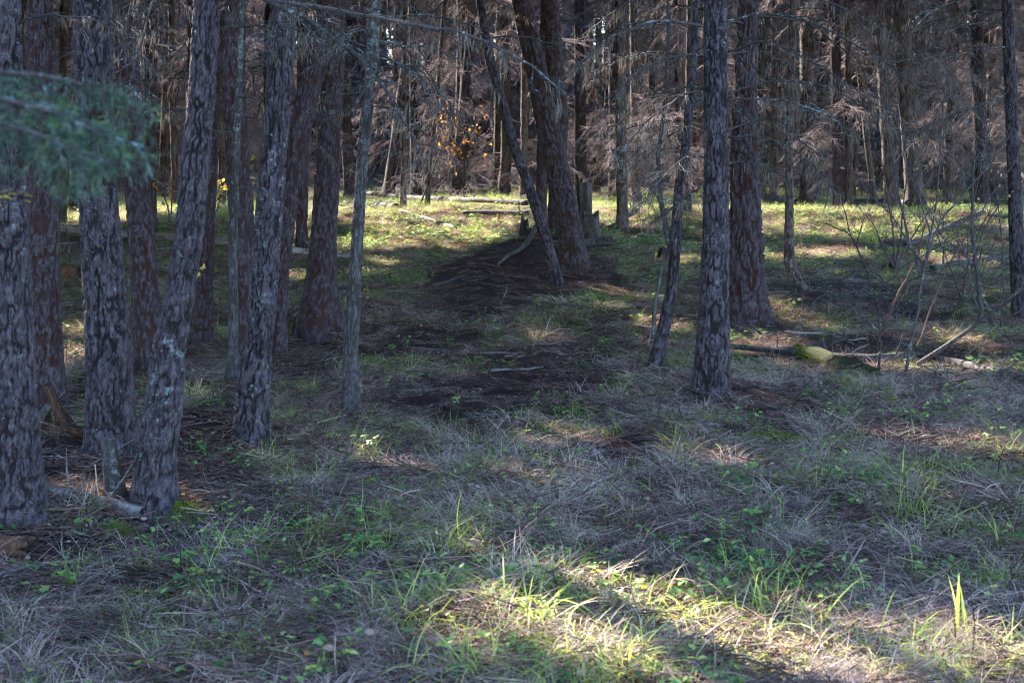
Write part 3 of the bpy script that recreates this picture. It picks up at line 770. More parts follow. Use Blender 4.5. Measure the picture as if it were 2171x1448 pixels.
t22, b22, _, _ = px_tree('conifer_tree', [(1588, 684, 88), (1584, 600, 74), (1581, 500, 70), (1580, 400, 60), (1579, 300, 53), (1580, 200, 46), (1585, 50, 38), (1588, -20, 36)], None,
    'broad deeply furrowed brown trunk right behind the main grey trunk', None, 'bark_red', 22, 96, 0.018, 0.020, 0.2, (22, 0), (0.6, 1.5), seed=22, r_max=2.6, ncl=2000, bz=(2.4, 6), freq=0.62, snags=9)
t23, b23, _, _ = px_tree('conifer_tree', [(1700, 620, 38), (1684, 590, 27), (1673, 550, 22), (1673, 500, 19), (1674, 400, 17), (1672, 300, 17), (1678, 150, 14), (1682, -10, 12)], None,
    'slim bare trunk with a bowed foot beside the furrowed trunk', None, 'bark_far', 10, 40, 0.03, 0.006, 0.3, (18, 0), (0.5, 1.2), seed=23, bz=(2.5, 6), r_max=1.2, snags=9)
t29, b29, _, _ = px_tree('conifer_tree', [(2166, 684, 46), (2158, 560, 32), (2151, 400, 27), (2143, 200, 25), (2135, -10, 22)], None,
    'slim trunk at the right frame edge behind the bare shrubs', None, 'bark_grey', 12, 56, 0.022, 0.007, 0.25, (16, 0), (0.6, 1.4), seed=29, bz=(2.2, 5), r_max=1.4, snags=5, baz=(2.2, 4.4))

# measured branches of the main grey trunk
D = b21[1]
RB = [([(1541, 48), (1600, 28), (1700, 38), (1800, 85), (1890, 140), (1965, 205)], 0.5, .010), ([(1541, 112), (1620, 82), (1700, 120), (1800, 180), (1905, 255)], -0.4, .009),
      ([(1541, 198), (1640, 168), (1750, 182), (1850, 235), (1930, 300)], 0.3, .008), ([(1541, 212), (1650, 209), (1740, 235), (1840, 305)], -0.5, .007),
      ([(1541, 278), (1600, 252), (1660, 265), (1740, 335)], 0.4, .008), ([(1543, 290), (1620, 290), (1690, 320), (1750, 375), (1780, 425)], -0.3, .007),
      ([(1541, 118), (1610, 105), (1680, 150), (1730, 210)], 0.7, .006), ([(1541, 5), (1650, -25), (1780, 10), (1900, 80)], -0.3, .009),
      ([(1496, 55), (1400, 40), (1300, 75), (1240, 125), (1180, 190)], -0.3, .010), ([(1496, 120), (1400, 108), (1320, 122), (1255, 165)], 0.4, .008),
      ([(1498, 118), (1440, 115), (1370, 140), (1310, 190), (1270, 260)], -0.5, .008), ([(1498, 190), (1450, 182), (1360, 215), (1280, 290)], 0.3, .008),
      ([(1502, 200), (1470, 190), (1400, 230), (1340, 290), (1300, 350)], -0.2, .007), ([(1500, 285), (1455, 265), (1400, 300), (1350, 350)], 0.3, .006),
      ([(1497, 335), (1460, 325), (1390, 390), (1350, 450)], -0.4, .006), ([(1496, 0), (1420, -20), (1320, 10), (1230, 80)], 0.4, .009),
      ([(1496, 390), (1440, 430), (1390, 465)], 0.2, .005), ([(1541, 350), (1590, 340), (1650, 370)], 0.3, .005)]
for i, (pts, dd, r0) in enumerate(RB):
    px_branch(t21, b21, pts, D, r0, np.random.default_rng(400 + i), 22, 0.34, dd)
# measured branches hanging in from the top left, of the curved grey trunk
for i, (pts, dd, r0, hl) in enumerate([([(440, -80), (540, -5), (640, 35), (740, 105), (800, 160), (850, 240), (905, 350)], -1.4, .011, 0.08),
                                   ([(440, -60), (560, 0), (700, 20), (850, 48), (960, 66), (1040, 92), (1120, 135), (1200, 200)], -0.8, .011, 0.10),
                                   ([(430, -90), (330, -20), (290, 120), (270, 200)], -0.6, .007, 0.06)]):
    px_branch(t5, b5, pts, b5[1], r0, np.random.default_rng(450 + i), 26, 0.30, dd, hairL=hl, lich=.8)
# branches of the thin lone trunk
for i, (pts, dd, r0) in enumerate([([(786, 230), (740, 225), (690, 240)], .2, .005), ([(774, 225), (830, 228), (860, 250)], -.2, .005), ([(795, 85), (860, 100), (920, 170), (960, 260)], .4, .007),
                                   ([(792, 120), (850, 135), (930, 190), (1000, 270), (1020, 320)], -.3, .007), ([(796, 40), (900, 30), (1000, 50), (1080, 120)], .3, .007), ([(797, 60), (740, 70), (690, 120)], -.3, .006)]):
    px_branch(t12, b12, pts, b12[1], r0, np.random.default_rng(470 + i), 16, 0.3, dd)
# branches of the right edge trunk
for i, (pts, dd, r0) in enumerate([([(2150, 195), (2060, 230), (1975, 262), (1930, 285)], .3, .010), ([(2140, 100), (2070, 105), (1950, 130), (1850, 200)], -.4, .009), ([(2140, 20), (2030, 30), (1930, 60), (1860, 110)], .5, .009),
                                   ([(2145, 0), (2060, -10), (1960, 30), (1880, 130)], -.8, .009), ([(2150, 290), (2080, 330), (2010, 400)], .3, .007)]):
    px_branch(t29, b29, pts, b29[1], r0, np.random.default_rng(480 + i), 18, 0.5, dd, tw_r=0.0035, hairL=0.14)

# ---- trees at the far side of the clearing, measured one by one
FARG = 'trunks lined up along the far side of the clearing'
for k, (x, y, w, lean, mt, lb) in enumerate([
    (882, 424, 22, -8, 'bark_red', 'orange brown trunk in sun, first big one right of the thin lone trunk'),
    (855, 446, 12, 4, 'bark_far', 'very thin grey trunk just left of the orange sunlit one'),
    (986, 418, 22, 0, 'bark_red', 'sunlit ochre trunk standing below the orange leaved shrub'),
    (1056, 400, 22, 5, 'bark_far', 'dim trunk seen left of the leaning thin trunk, behind the bright grass'),
    (905, 440, 9, 40, 'bark_far', 'whippy young stem leaning right near the ochre trunk'),
    (1232, 426, 26, -5, 'bark_red', 'brown sunlit trunk behind the cut stump on the mound'),
    (742, 424, 26, -20, 'bark_red', 'red trunk behind the pale log pile, right of the flared trunk'),
    (640, 420, 14, 10, 'bark_far', 'thin far trunk seen between the two dark leaning trunks'),
    (1457, 455, 16, 6, 'bark_far', 'thin far trunk in the gap left of the main grey trunk'),
    (1715, 442, 40, -3, 'bark_far', 'dark thick trunk behind the slim bowed one'),
    (1780, 448, 26, -12, 'bark_red', 'left one of two close dark trunks behind the right clearing'),
    (1801, 448, 16, -4, 'bark_far', 'thinner right one of two close dark trunks behind the right clearing'),
    (1892, 447, 30, -30, 'bark_far', 'trunk leaning left above the bare shrubs'),
    (1942, 443, 40, -36, 'bark_far', 'thick dark trunk leaning left behind the bare shrubs'),
    (2010, 440, 24, 10, 'bark_far', 'straight dark trunk behind the tallest bare shrub stems'),
    (2082, 440, 32, -12, 'bark_red', 'reddish trunk next to the dark hollow at the right clearing edge'),
    (1855, 446, 14, -50, 'bark_far', 'thin stem leaning left between two dark trunks at right'),
    (1640, 440, 18, 4, 'bark_far', 'grey trunk just right of the furrowed one, behind the dark log'),
    (1350, 440, 20, -8, 'bark_far', 'dim trunk right of the lone clearing trunk'),
    (1110, 430, 16, 3, 'bark_far', 'dim trunk between the leaning trunks of the mound'),
    (130, 470, 20, 6, 'bark_far', 'dim trunk at left seen between the reddish trunk and the thickest one'),
    (160, 452, 26, 10, 'bark_red', 'wide red trunk far behind the rotten stump'),
    (345, 425, 20, 14, 'bark_far', 'far trunk above the dark hollow left of the curved trunk'),
    (372, 440, 16, -10, 'bark_far', 'thin far trunk touching the curved trunk behind the yellow leaves'),
    (470, 436, 18, 4, 'bark_far', 'far trunk behind the yellow leaved shrub')]):
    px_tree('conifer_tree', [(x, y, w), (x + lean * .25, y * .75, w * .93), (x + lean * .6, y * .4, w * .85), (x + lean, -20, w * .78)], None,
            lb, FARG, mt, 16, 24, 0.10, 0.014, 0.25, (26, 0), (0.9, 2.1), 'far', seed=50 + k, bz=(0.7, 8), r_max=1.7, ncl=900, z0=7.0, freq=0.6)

# ---- trees added behind the nearer left trunks so their crowns shade the mound
for k, (x, d, w, lb) in enumerate([(222, 24, 34, 'added shade tree hidden almost wholly by the thickest left trunk'), (318, 27, 30, 'added far shade tree hidden behind the half hidden red trunk'), (408, 20, 30, 'added shade tree mostly hidden behind the curved grey trunk'),
                               (505, 30, 30, 'added shade tree mostly hidden behind the thin mossy stem and dark trunk'), (572, 25, 32, 'added shade tree mostly hidden behind the grey plated trunk'), (690, 30, 30, 'added shade tree mostly hidden by the flared trunk'), (30, 22, 40, 'added shade tree mostly hidden behind the left edge trunk'),
                               (95, 29, 30, 'added far shade tree mostly hidden behind the reddish left trunk'), (640, 21, 26, 'added shade tree mostly hidden by the dark right-leaning trunk')]):
    px_tree('conifer_tree', [(x, HP / 2 + FPX * (math.tan(math.atan(CAMH / d) - PITCH)), w), (x + 1, 300, w * .9), (x + 2, 100, w * .85), (x + 3, -20, w * .8)], d, lb, 'added shade trees hidden behind the nearer left trunks', 'bark_red', 23, 32, .06, .014, .2, (10, 0), (.6, 1.6), 'far', seed=150 + k, bz=(2.5, 7), r_max=3.3, ncl=2900, z0=5.5, freq=.7)

# ---- the stand behind them, and the wood on either side that keeps the place in shade
def random_tree(x, y, label, group, r, H, g, lean, nb, ncl, r_max, z0, mat, seed, na=12, bz=(0.6, 8), protos=FARB, bl=(1.0, 2.3), sz=.42):
    b = np.array([x, y, float(gz(x, y))])
    ph = g.uniform(0, 6.28)
    P = [b + np.array([math.cos(ph) * lean * t + g.normal(0, .04), math.sin(ph) * lean * t + g.normal(0, .04), H * .5 * t]) for t in (0, .15, .35, .6, .8, 1)]
    P[0] = b.copy()
    rad = [r * (1 - .35 * t) for t in (0, .15, .35, .6, .8, 1)]
    root, axis, rr = finish_tree('conifer_tree', b, P, rad, H, g, label, group, M[mat], na, 0.22, H * .5, 0.012, 0.3, True, r_max, z0, ncl, seed, 0.3, freq=0.5, sz=sz)
    for i in range(nb):
        z = b[2] + g.uniform(*bz); cx, cyy = axis(z); az = g.uniform(0, 6.28); L = g.uniform(*bl)
        tip = np.array([cx + math.cos(az) * L * .6, cyy + math.sin(az) * L * .6, z])
        if lit(tip, 0.25)[0] and g.random() < 0.85: continue
        put_branch(root, protos[g.integers(len(protos))], (cx - b[0], cyy - b[1], z - b[2]), az, L, lichen=True)
    TREES.append((x, y))

LMX = [(45, 'the left edge trunk'), (92, 'the reddish left trunk'), (215, 'the thickest left trunk'), (300, 'the half hidden red trunk'), (400, 'the curved grey trunk'), (500, 'the thin mossy stem'), (570, 'the grey plated trunk'),
       (640, 'the dark right-leaning trunk'), (695, 'the flared trunk'), (780, 'the thin lone trunk'), (880, 'the orange sunlit trunk'), (986, 'the ochre trunk'), (1070, 'the thin left-leaning trunk'), (1160, 'the stout mound trunk'),
       (1240, 'the cut stump'), (1318, 'the lone clearing trunk'), (1440, 'the crooked trunk'), (1517, 'the main grey trunk'), (1580, 'the furrowed trunk'), (1675, 'the bowed slim trunk'), (1790, 'the two close dark trunks'), (1920, 'the left-leaning dark trunks'),
       (2010, 'the tall bare shrub'), (2082, 'the dark hollow'), (2145, 'the right edge trunk')]
LM2 = [(45, 1095, 'the left edge trunk'), (102, 868, 'the hollow stump'), (236, 962, 'the thickest left trunk'), (248, 1056, 'the lichened stub'), (326, 1078, 'the curved grey trunk'), (533, 937, 'the grey plated trunk'), (488, 818, 'the thin mossy stem'),
       (678, 706, 'the flared trunk'), (743, 882, 'the thin lone trunk'), (1184, 609, 'the mound'), (1388, 787, 'the crooked trunk'), (1509, 836, 'the main grey trunk'), (1588, 684, 'the furrowed trunk'), (1700, 620, 'the bowed slim trunk'),
       (1770, 780, 'the mossy log'), (1920, 812, 'the tall bare shrub'), (2166, 684, 'the right edge trunk'), (200, 1180, 'the long straight stick'), (30, 1172, 'the thick log end'), (480, 1190, 'the short split log'), (580, 1110, 'the tall pale shoot'),
       (335, 1265, 'the dark leaf rosette'), (55, 1430, 'the bottom left tussock'), (1180, 945, 'the two trail sticks'), (960, 862, 'the plant on the trail'), (1260, 1330, 'the sunny foreground patch'), (1145, 1385, 'the moss beside the sun patch'), (1640, 1340, 'the sunlit yellow tussock'),
       (2000, 1400, 'the right corner grass clump'), (2040, 1130, 'the moss at right'), (850, 1120, 'the drooping green clump'), (900, 1420, 'the upright yellow clump at the bottom'), (1600, 960, 'the level grey stick'), (2080, 790, 'the right edge log'), (1700, 1195, 'the right leaf cluster')]
def to_px(x, y, z):
    v = np.array([x, y, z - CAMH]); f = v @ FW
    return W / 2 + FPX * v[0] / f, HP / 2 - FPX * (v @ UP) / f
def by_x(px_): return min(LMX, key=lambda q: abs(q[0] - px_))[1]
def by_xy(px_, py_): return min(LM2, key=lambda q: (q[0] - px_) ** 2 + ((q[1] - py_) * 1.6) ** 2)[2]
def side_of(px_, py_):
    q = min(LM2, key=lambda q: (q[0] - px_) ** 2 + ((q[1] - py_) * 1.6) ** 2)
    if abs(q[0] - px_) > abs(q[1] - py_) * 1.2: return 'left of' if px_ < q[0] else 'right of'
    return 'behind' if py_ < q[1] else 'in front of'
gt = np.random.default_rng(77)
cnt = 0
for yy in np.arange(43.5, 60, 2.5):
    hw = 0.36 * yy + 2.5
    for xx in np.arange(-hw, hw, 2.6):
        x = xx + gt.uniform(-1.2, 1.2); y = yy + gt.uniform(-1.2, 1.2)
        if any((x - a) ** 2 + (y - b) ** 2 < 1.0 for a, b in TREES): continue
        rr_ = gt.uniform(0.05, 0.19); px_ = to_px(x, y, 1.6)[0]; row = ['front', 'second', 'third', 'fourth', 'fifth', 'sixth', 'rearmost'][min(6, int((yy - 43.5) / 2.5 + .1))]
        random_tree(x, y, '%s twiggy conifer, %s row of the far stand, behind %s' % ('slim' if rr_ < .09 else 'middling' if rr_ < .14 else 'stout', row, by_x(px_)), 'conifers of the dense stand behind the clearing',
                    rr_, gt.uniform(12, 18), gt, gt.uniform(0, 1.2), 36, 480, 1.9, gt.uniform(6.0, 8.5), 'bark_far' if gt.random() < .6 else 'bark_red', 300 + cnt)
        cnt += 1
n_back = cnt
for yy in np.arange(8.2, 62, 4.2):
    edge = 0.335 * yy + 1.6
    for xx in np.arange(edge, edge + 30, 4.2):
        x = -(xx + gt.uniform(0, 2.2)); y = yy + gt.uniform(-1.6, 1.6)
        if y > 43 and -x < 0.36 * y + 3: continue
        if -x > 40 or (y < 14 and -x > 26): continue
        random_tree(x, y, 'shading conifer of the wood that continues past the left frame edge', 'conifers of the wood past the left frame edge',
                    gt.uniform(0.12, 0.22), gt.uniform(24, 30), gt, gt.uniform(0, 0.8), 4, 1500, 3.2, gt.uniform(3.8, 5.0), 'bark_far', 600 + cnt, 10, (2, 8), sz=.62)
        cnt += 1
for yy in np.arange(9, 60, 5.0):
    edge = 0.335 * yy + 1.8
    for xx in np.arange(edge, edge + 9, 4.6):
        x = xx + gt.uniform(0, 2.2); y = yy + gt.uniform(-1.6, 1.6)
        if y > 43 and x < 0.36 * y + 3: continue
        random_tree(x, y, 'shading conifer of the wood that continues past the right frame edge', 'conifers of the wood past the right frame edge',
                    gt.uniform(0.10, 0.2), gt.uniform(13, 18), gt, gt.uniform(0, 0.8), 5, 1100, 2.3, gt.uniform(4.5, 6), 'bark_far', 600 + cnt, 10, (2, 8))
        cnt += 1
print('trees', len(TREES), 'back', n_back)

# ------------------------------------------------------------------ scattering of uncountable cover
def scatter(name, label, cat, P, rot, scl, protos, idx=None, kind='stuff'):
    c = bpy.data.collections.new(name + '_pieces')
    for k, me in enumerate(protos):
        o = bpy.data.objects.new('%s_piece_%02d' % (name, k), me); c.objects.link(o)
    n = len(P)
    if idx is None: idx = rng.integers(0, len(protos), n)
    me = bpy.data.meshes.new(name)
    me.vertices.add(n); me.vertices.foreach_set('co', np.asarray(P, np.float32).ravel())
    a = me.attributes.new('rot', 'FLOAT_VECTOR', 'POINT'); a.data.foreach_set('vector', np.asarray(rot, np.float32).ravel())
    a = me.attributes.new('scl', 'FLOAT', 'POINT'); a.data.foreach_set('value', np.asarray(scl, np.float32))
    a = me.attributes.new('idx', 'INT', 'POINT'); a.data.foreach_set('value', np.asarray(idx, np.int32))
    o = link(name, me)
    tag(o, label, cat, None, kind)
    ng = bpy.data.node_groups.new(name, 'GeometryNodeTree')
    ng.interface.new_socket('Geometry', in_out='INPUT', socket_type='NodeSocketGeometry')
    ng.interface.new_socket('Geometry', in_out='OUTPUT', socket_type='NodeSocketGeometry')
    ns, ls = ng.nodes, ng.links
    gi = ns.new('NodeGroupInput'); go = ns.new('NodeGroupOutput')
    ip = ns.new('GeometryNodeInstanceOnPoints'); ci = ns.new('GeometryNodeCollectionInfo')
    ci.inputs['Collection'].default_value = c; ci.inputs['Separate Children'].default_value = True; ci.inputs['Reset Children'].default_value = True
    def attr(nm, ty):
        q = ns.new('GeometryNodeInputNamedAttribute'); q.data_type = ty; q.inputs['Name'].default_value = nm; return q.outputs[0]
    e = ns.new('FunctionNodeEulerToRotation'); ls.new(attr('rot', 'FLOAT_VECTOR'), e.inputs[0])
    ls.new(gi.outputs[0], ip.inputs['Points']); ls.new(ci.outputs[0], ip.inputs['Instance'])
    ip.inputs['Pick Instance'].default_value = True
    ls.new(attr('idx', 'INT'), ip.inputs['Instance Index']); ls.new(e.outputs[0], ip.inputs['Rotation']); ls.new(attr('scl', 'FLOAT'), ip.inputs['Scale'])
    ls.new(ip.outputs[0], go.inputs[0])
    md = o.modifiers.new('scatter', 'NODES'); md.node_group = ng
    return o

def blades(mb, g, n, rad, L, w, lean, curl, tint=(0, 1), flat=0.0, windaz=None):
    """n arching blades from within a radius; vectorised"""
    az = g.uniform(0, 6.2832, n) if windaz is None else g.normal(windaz, 0.9, n)
    r = rad * np.sqrt(g.uniform(0, 1, n)); a0 = g.uniform(0, 6.2832, n)
    o = np.stack([r * np.cos(a0), r * np.sin(a0), np.full(n, -0.01)], -1)
    l = L * g.uniform(0.45, 1.1, n)
    th = np.clip(g.normal(lean, 0.25, n), 0.02, 1.5)        # start angle from the vertical
    cu = curl * g.uniform(0.5, 1.5, n)
    h = np.stack([np.cos(az), np.sin(az), 0 * az], -1)
    side = np.stack([-np.sin(az), np.cos(az), 0 * az], -1) + g.normal(0, 0.35, (n, 3))
    side /= np.linalg.norm(side, axis=1)[:, None]
    pts = [o]; p = o.copy()
    K = 4
    for k in range(K):
        a = th + cu * (k + 0.5) / K
        step = (l / K)[:, None] * (h * np.sin(a)[:, None] + np.array([0, 0, 1.0]) * (np.cos(a) * (1 - flat))[:, None]) + g.normal(0, 0.02, (n, 3)) * (l / K)[:, None]
        p = p + step
        p[:, 2] = np.maximum(p[:, 2], 0.004 + 0.01 * g.random(n))
        pts.append(p)
    ws = np.array([0.8, 1.0, 0.85, 0.55, 0.0]) * w / 2
    wv = g.uniform(0.6, 1.3, n)[:, None]
    V = []
    for k in range(K):
        V.append(pts[k] - side * ws[k] * wv); V.append(pts[k] + side * ws[k] * wv)
    V.append(pts[K])
    V = np.stack(V, 1).reshape(-1, 3)
    i = np.arange(n)[:, None] * 9
    f4 = np.concatenate([i + np.array([[2 * k, 2 * k + 1, 2 * k + 3, 2 * k + 2]]) for k in range(K - 1)])
    f3 = i + np.array([[6, 7, 8]])
    t = np.repeat(g.uniform(tint[0], tint[1], n), 9)
    mb.add(V, f3, f4, t)

def leaf(mb, o, d, up, L, w, tint, lobes=0):
    d = norm(d); s = norm(np.cross(d, up)); n_ = norm(np.cross(s, d))
    if lobes == 0:
        c = [(0, 0, 0), (.25, .42, .06), (.6, .45, .08), (1, 0, -.03), (.6, -.45, .08), (.25, -.42, .06)]
    else:
        c = [(0, 0, 0), (.10, .42, .08), (.38, .34, .04), (.45, .72, .10), (.62, .30, .03), (1, 0, -.04), (.62, -.30, .03), (.45, -.72, .10), (.38, -.34, .04), (.10, -.42, .08)]
    V = [o + d * L * a + s * w * b + n_ * L * z for a, b, z in c]
    m = len(V)
    V.append(o + d * L * 0.45)
    f = [[m, k, (k + 1) % m] for k in range(m)]
    mb.add(V, f, None, tint)

def herb_mesh(g, n, rad, L, mat, h=0.06, lobes=0, three=True):
    mb = MB()
    for _ in range(n):
        a = g.uniform(0, 6.28); r = rad * math.sqrt(g.random())
        b = np.array([r * math.cos(a), r * math.sin(a), 0.0]); top = b + np.array([g.normal(0, .02), g.normal(0, .02), h * g.uniform(.3, 1.3)])
        mb.tube([b, top], [0.0012, 0.0009], 3, 0.3)
        t = g.uniform(0, 1); a0 = g.uniform(0, 6.28)
        for k in range(3 if three else 1):
            aa = a0 + k * 2.1 * (1 if three else 0) + g.normal(0, .2)
            d = np.array([math.cos(aa), math.sin(aa), g.normal(-0.05, 0.3)])
            leaf(mb, top, d, np.array([g.normal(0, .3), g.normal(0, .3), 1.0]), L * g.uniform(.6, 1.2), L * 0.75 * g.uniform(.8, 1.1), float(np.clip(t + g.normal(0, .12), 0, 1)), lobes)
    return mb.mesh('herb', mat)

def litter_mesh(g, n, rad, bias=0.0):
    mb = MB()
    for _ in range(n):
        a = g.uniform(0, 6.28); r = rad * math.sqrt(g.random()); p = np.array([r * math.cos(a), r * math.sin(a), g.uniform(0.002, 0.022)])
        k = g.random(); az = g.uniform(0, 6.28); d = np.array([math.cos(az), math.sin(az), g.normal(0, .18)])
        if k < 0.45:
            l = g.uniform(.02, .05); s = np.array([-d[1], d[0], 0]) * 0.0011
            mb.add([p - s, p + s, p + d * l], [[0, 1, 2]], None, g.uniform(.2, .85))
        elif k < 0.80:
            l = g.uniform(.03, .16); rr = g.uniform(.0008, .0028)
            mb.tube([p, p + d * l * .5 + g.normal(0, .004, 3), p + d * l], [rr, rr, rr * .5], 3, g.uniform(.3, 1.0) ** 1.2)
        else:
            l = g.uniform(.012, .032)
            leaf(mb, p, d, np.array([g.normal(0, .4), g.normal(0, .4), 1]), l, l * .7, g.uniform(.3, .95))
    return mb.mesh('litter', M['litter'])

def pts_in_view(n, y0, y1, g, power=1.0, margin=0.8, extra=None):
    """ground points, n per square metre, over the wedge of floor in view and a margin beside it"""
    area = 0.335 * (y1 ** 2 - y0 ** 2) + 2 * margin * (y1 - y0)
    N = int(n * area)
    y = np.sqrt(g.uniform(y0 ** 2, y1 ** 2, N)); x = g.uniform(-1, 1, N) * (0.335 * y + margin)
    return x, y

def keep_off_trunks(x, y, r=0.10):
    k = np.ones(len(x), bool)
    for a, b in TREES[:60]:
        k &= (x - a) ** 2 + (y - b) ** 2 > r * r
    return k

def lay(x, y, g, s0, s1, tilt=0.12, dz=0.0):
    z = gz(x, y) + dz
    n = len(x)
    rot = np.stack([g.normal(0, tilt, n), g.normal(0, tilt, n), g.uniform(0, 6.2832, n)], -1)
    return np.stack([x, y, z], -1), rot, g.uniform(s0, s1, n)

# prototypes
gp = np.random.default_rng(9)
DRY, THATCH, GREEN, BROAD, FINE, HERB, PALE, LIT, MOSS, FARMIX = [], [], [], [], [], [], [], [], [], []
for k in range(5):
    mb = MB(); blades(mb, gp, 90, 0.06, 0.27, 0.0021, 0.65, 1.5, (0.1, 0.9)); DRY.append(mb.mesh('dry_tussock', M['dry_grass']))
for k in range(5):
    mb = MB(); blades(mb, gp, 70, 0.15, 0.19, 0.0019, 1.2, 0.5, (0.0, 0.95), 0.3); THATCH.append(mb.mesh('thatch', M['dry_grass']))
for k in range(5):
    mb = MB(); blades(mb, gp, 34, 0.08, 0.22, 0.0030, 0.5, 1.3, (0.0, 0.85)); GREEN.append(mb.mesh('green_tuft', M['green_grass']))
for k in range(3):
    mb = MB(); blades(mb, gp, 60, 0.10, 0.22, 0.0020, 0.8, 1.3, (0.1, 0.9)); FINE.append(mb.mesh('fine_tuft', M['green_grass']))
for k in range(3):
    HERB.append(herb_mesh(gp, 10, 0.12, 0.026, M['herb'], 0.06))
for k in range(2):
    HERB.append(herb_mesh(gp, 7, 0.12, 0.032, M['herb'], 0.07, 1, False))
for k in range(2):
    PALE.append(herb_mesh(gp, 6, 0.12, 0.022, M['herb_pale'], 0.08))
for k in range(5):
    LIT.append(litter_mesh(gp, 110, 0.17))

g = np.random.default_rng(21)
patch = lambda x, y, s, f: fbm(x * f, y * f, x * 0, 2, s)
# litter
x, y = pts_in_view(48, 4.1, 14, g); x2, y2 = pts_in_view(24, 14, 30, g)
x = np.concatenate([x, x2]); y = np.concatenate([y, y2])
k = g.random(len(x)) > bare(x, y) * .25
x, y = x[k], y[k]
for a_, b_ in TREES[:17]:      # needles and bark bits heaped round the trunk feet
    aa = g.uniform(0, 6.28, 26); rr_ = g.uniform(.10, .34, 26); x = np.concatenate([x, a_ + rr_ * np.cos(aa)]); y = np.concatenate([y, b_ + rr_ * np.sin(aa)])
P, r_, s_ = lay(x, y, g, 0.8, 1.4, 0.15)
scatter('needle_litter', 'brown needles, twigs and leaf bits covering the forest floor', 'litter', P, r_, s_ * np.where(y > 14, 1.15, 1) * (1 - .45 * np.clip(bare(x, y), 0, 1)), LIT)
# thatch of dead grass
x, y = pts_in_view(90, 4.1, 13, g); x2, y2 = pts_in_view(38, 13, 26, g); x3, y3 = pts_in_view(9, 26, 46, g)
x = np.concatenate([x, x2, x3]); y = np.concatenate([y, y2, y3])
k = (g.random(len(x)) > bare(x, y) * 1.25) & (patch(x, y, 71, 1.1) + g.normal(0, .09, len(x)) > 0.37) & keep_off_trunks(x, y)
P, r_, s_ = lay(x[k], y[k], g, 0.6, 1.25, 0.15)
scatter('matted_dead_grass', 'matted pale dead grass lying over the forest floor', 'dead grass', P, r_, s_ * np.where(y[k] > 26, 1.5, 1), THATCH)
# dry tussocks
x, y = pts_in_view(18, 4.1, 13, g); x2, y2 = pts_in_view(5, 13, 26, g); x3, y3 = pts_in_view(8, 26, 47, g)
x = np.concatenate([x, x2, x3]); y = np.concatenate([y, y2, y3])
k = (g.random(len(x)) > bare(x, y) * 1.25) & (patch(x, y, 81, 1.4) + g.normal(0, .08, len(x)) > 0.45) & keep_off_trunks(x, y)
P, r_, s_ = lay(x[k], y[k], g, 0.5, 1.05)
scatter('dry_grass', 'dry straw coloured grass arching in loose tussocks', 'dry grass', P, r_, s_ * np.where(y[k] > 26, 1.3, 1), DRY)
# green and fine grass
x, y = pts_in_view(32, 4.1, 13, g); x2, y2 = pts_in_view(24, 13, 26, g); x3, y3 = pts_in_view(16, 26, 47, g)
x = np.concatenate([x, x2, x3]); y = np.concatenate([y, y2, y3])
k = (g.random(len(x)) > bare(x, y) * 1.25) & (patch(x, y, 91, 0.9) + g.normal(0, .08, len(x)) > 0.40) & keep_off_trunks(x, y)
P, r_, s_ = lay(x[k], y[k], g, 0.5, 1.1)
scatter('green_grass', 'short green grass mixed through the dead grass', 'grass', P, r_, s_ * np.where(y[k] > 26, 1.35, 1), GREEN + FINE)
# herbs
x, y = pts_in_view(36, 4.1, 13, g); x2, y2 = pts_in_view(30, 13, 26, g); x3, y3 = pts_in_view(17, 26, 48, g)
x = np.concatenate([x, x2, x3]); y = np.concatenate([y, y2, y3])
k = (g.random(len(x)) > bare(x, y) * 1.02) & (patch(x, y, 101, 1.3) + g.normal(0, .06, len(x)) + np.where(y > 18, .07, 0) > 0.49) & keep_off_trunks(x, y)
P, r_, s_ = lay(x[k], y[k], g, 0.6, 1.15)
scatter('ground_herbs', 'low green leafy herbs spread over the forest floor', 'herbs', P, r_, s_ * np.where(y[k] > 24, 1.5, 1), HERB)
x, y = pts_in_view(4.0, 4.1, 14, g); x2, y2 = pts_in_view(3.5, 14, 46, g)
x = np.concatenate([x, x2]); y = np.concatenate([y, y2])
k = (g.random(len(x)) > bare(x, y) * .6) & (patch(x, y, 111, 1.2) + g.normal(0, .1, len(x)) > 0.52) & keep_off_trunks(x, y)
P, r_, s_ = lay(x[k], y[k], g, 0.6, 1.2)
scatter('pale_seedlings', 'pale yellow green seedlings sprinkled among the grass', 'seedlings', P, r_, s_ * np.where(y[k] > 20, 1.4, 1), PALE)

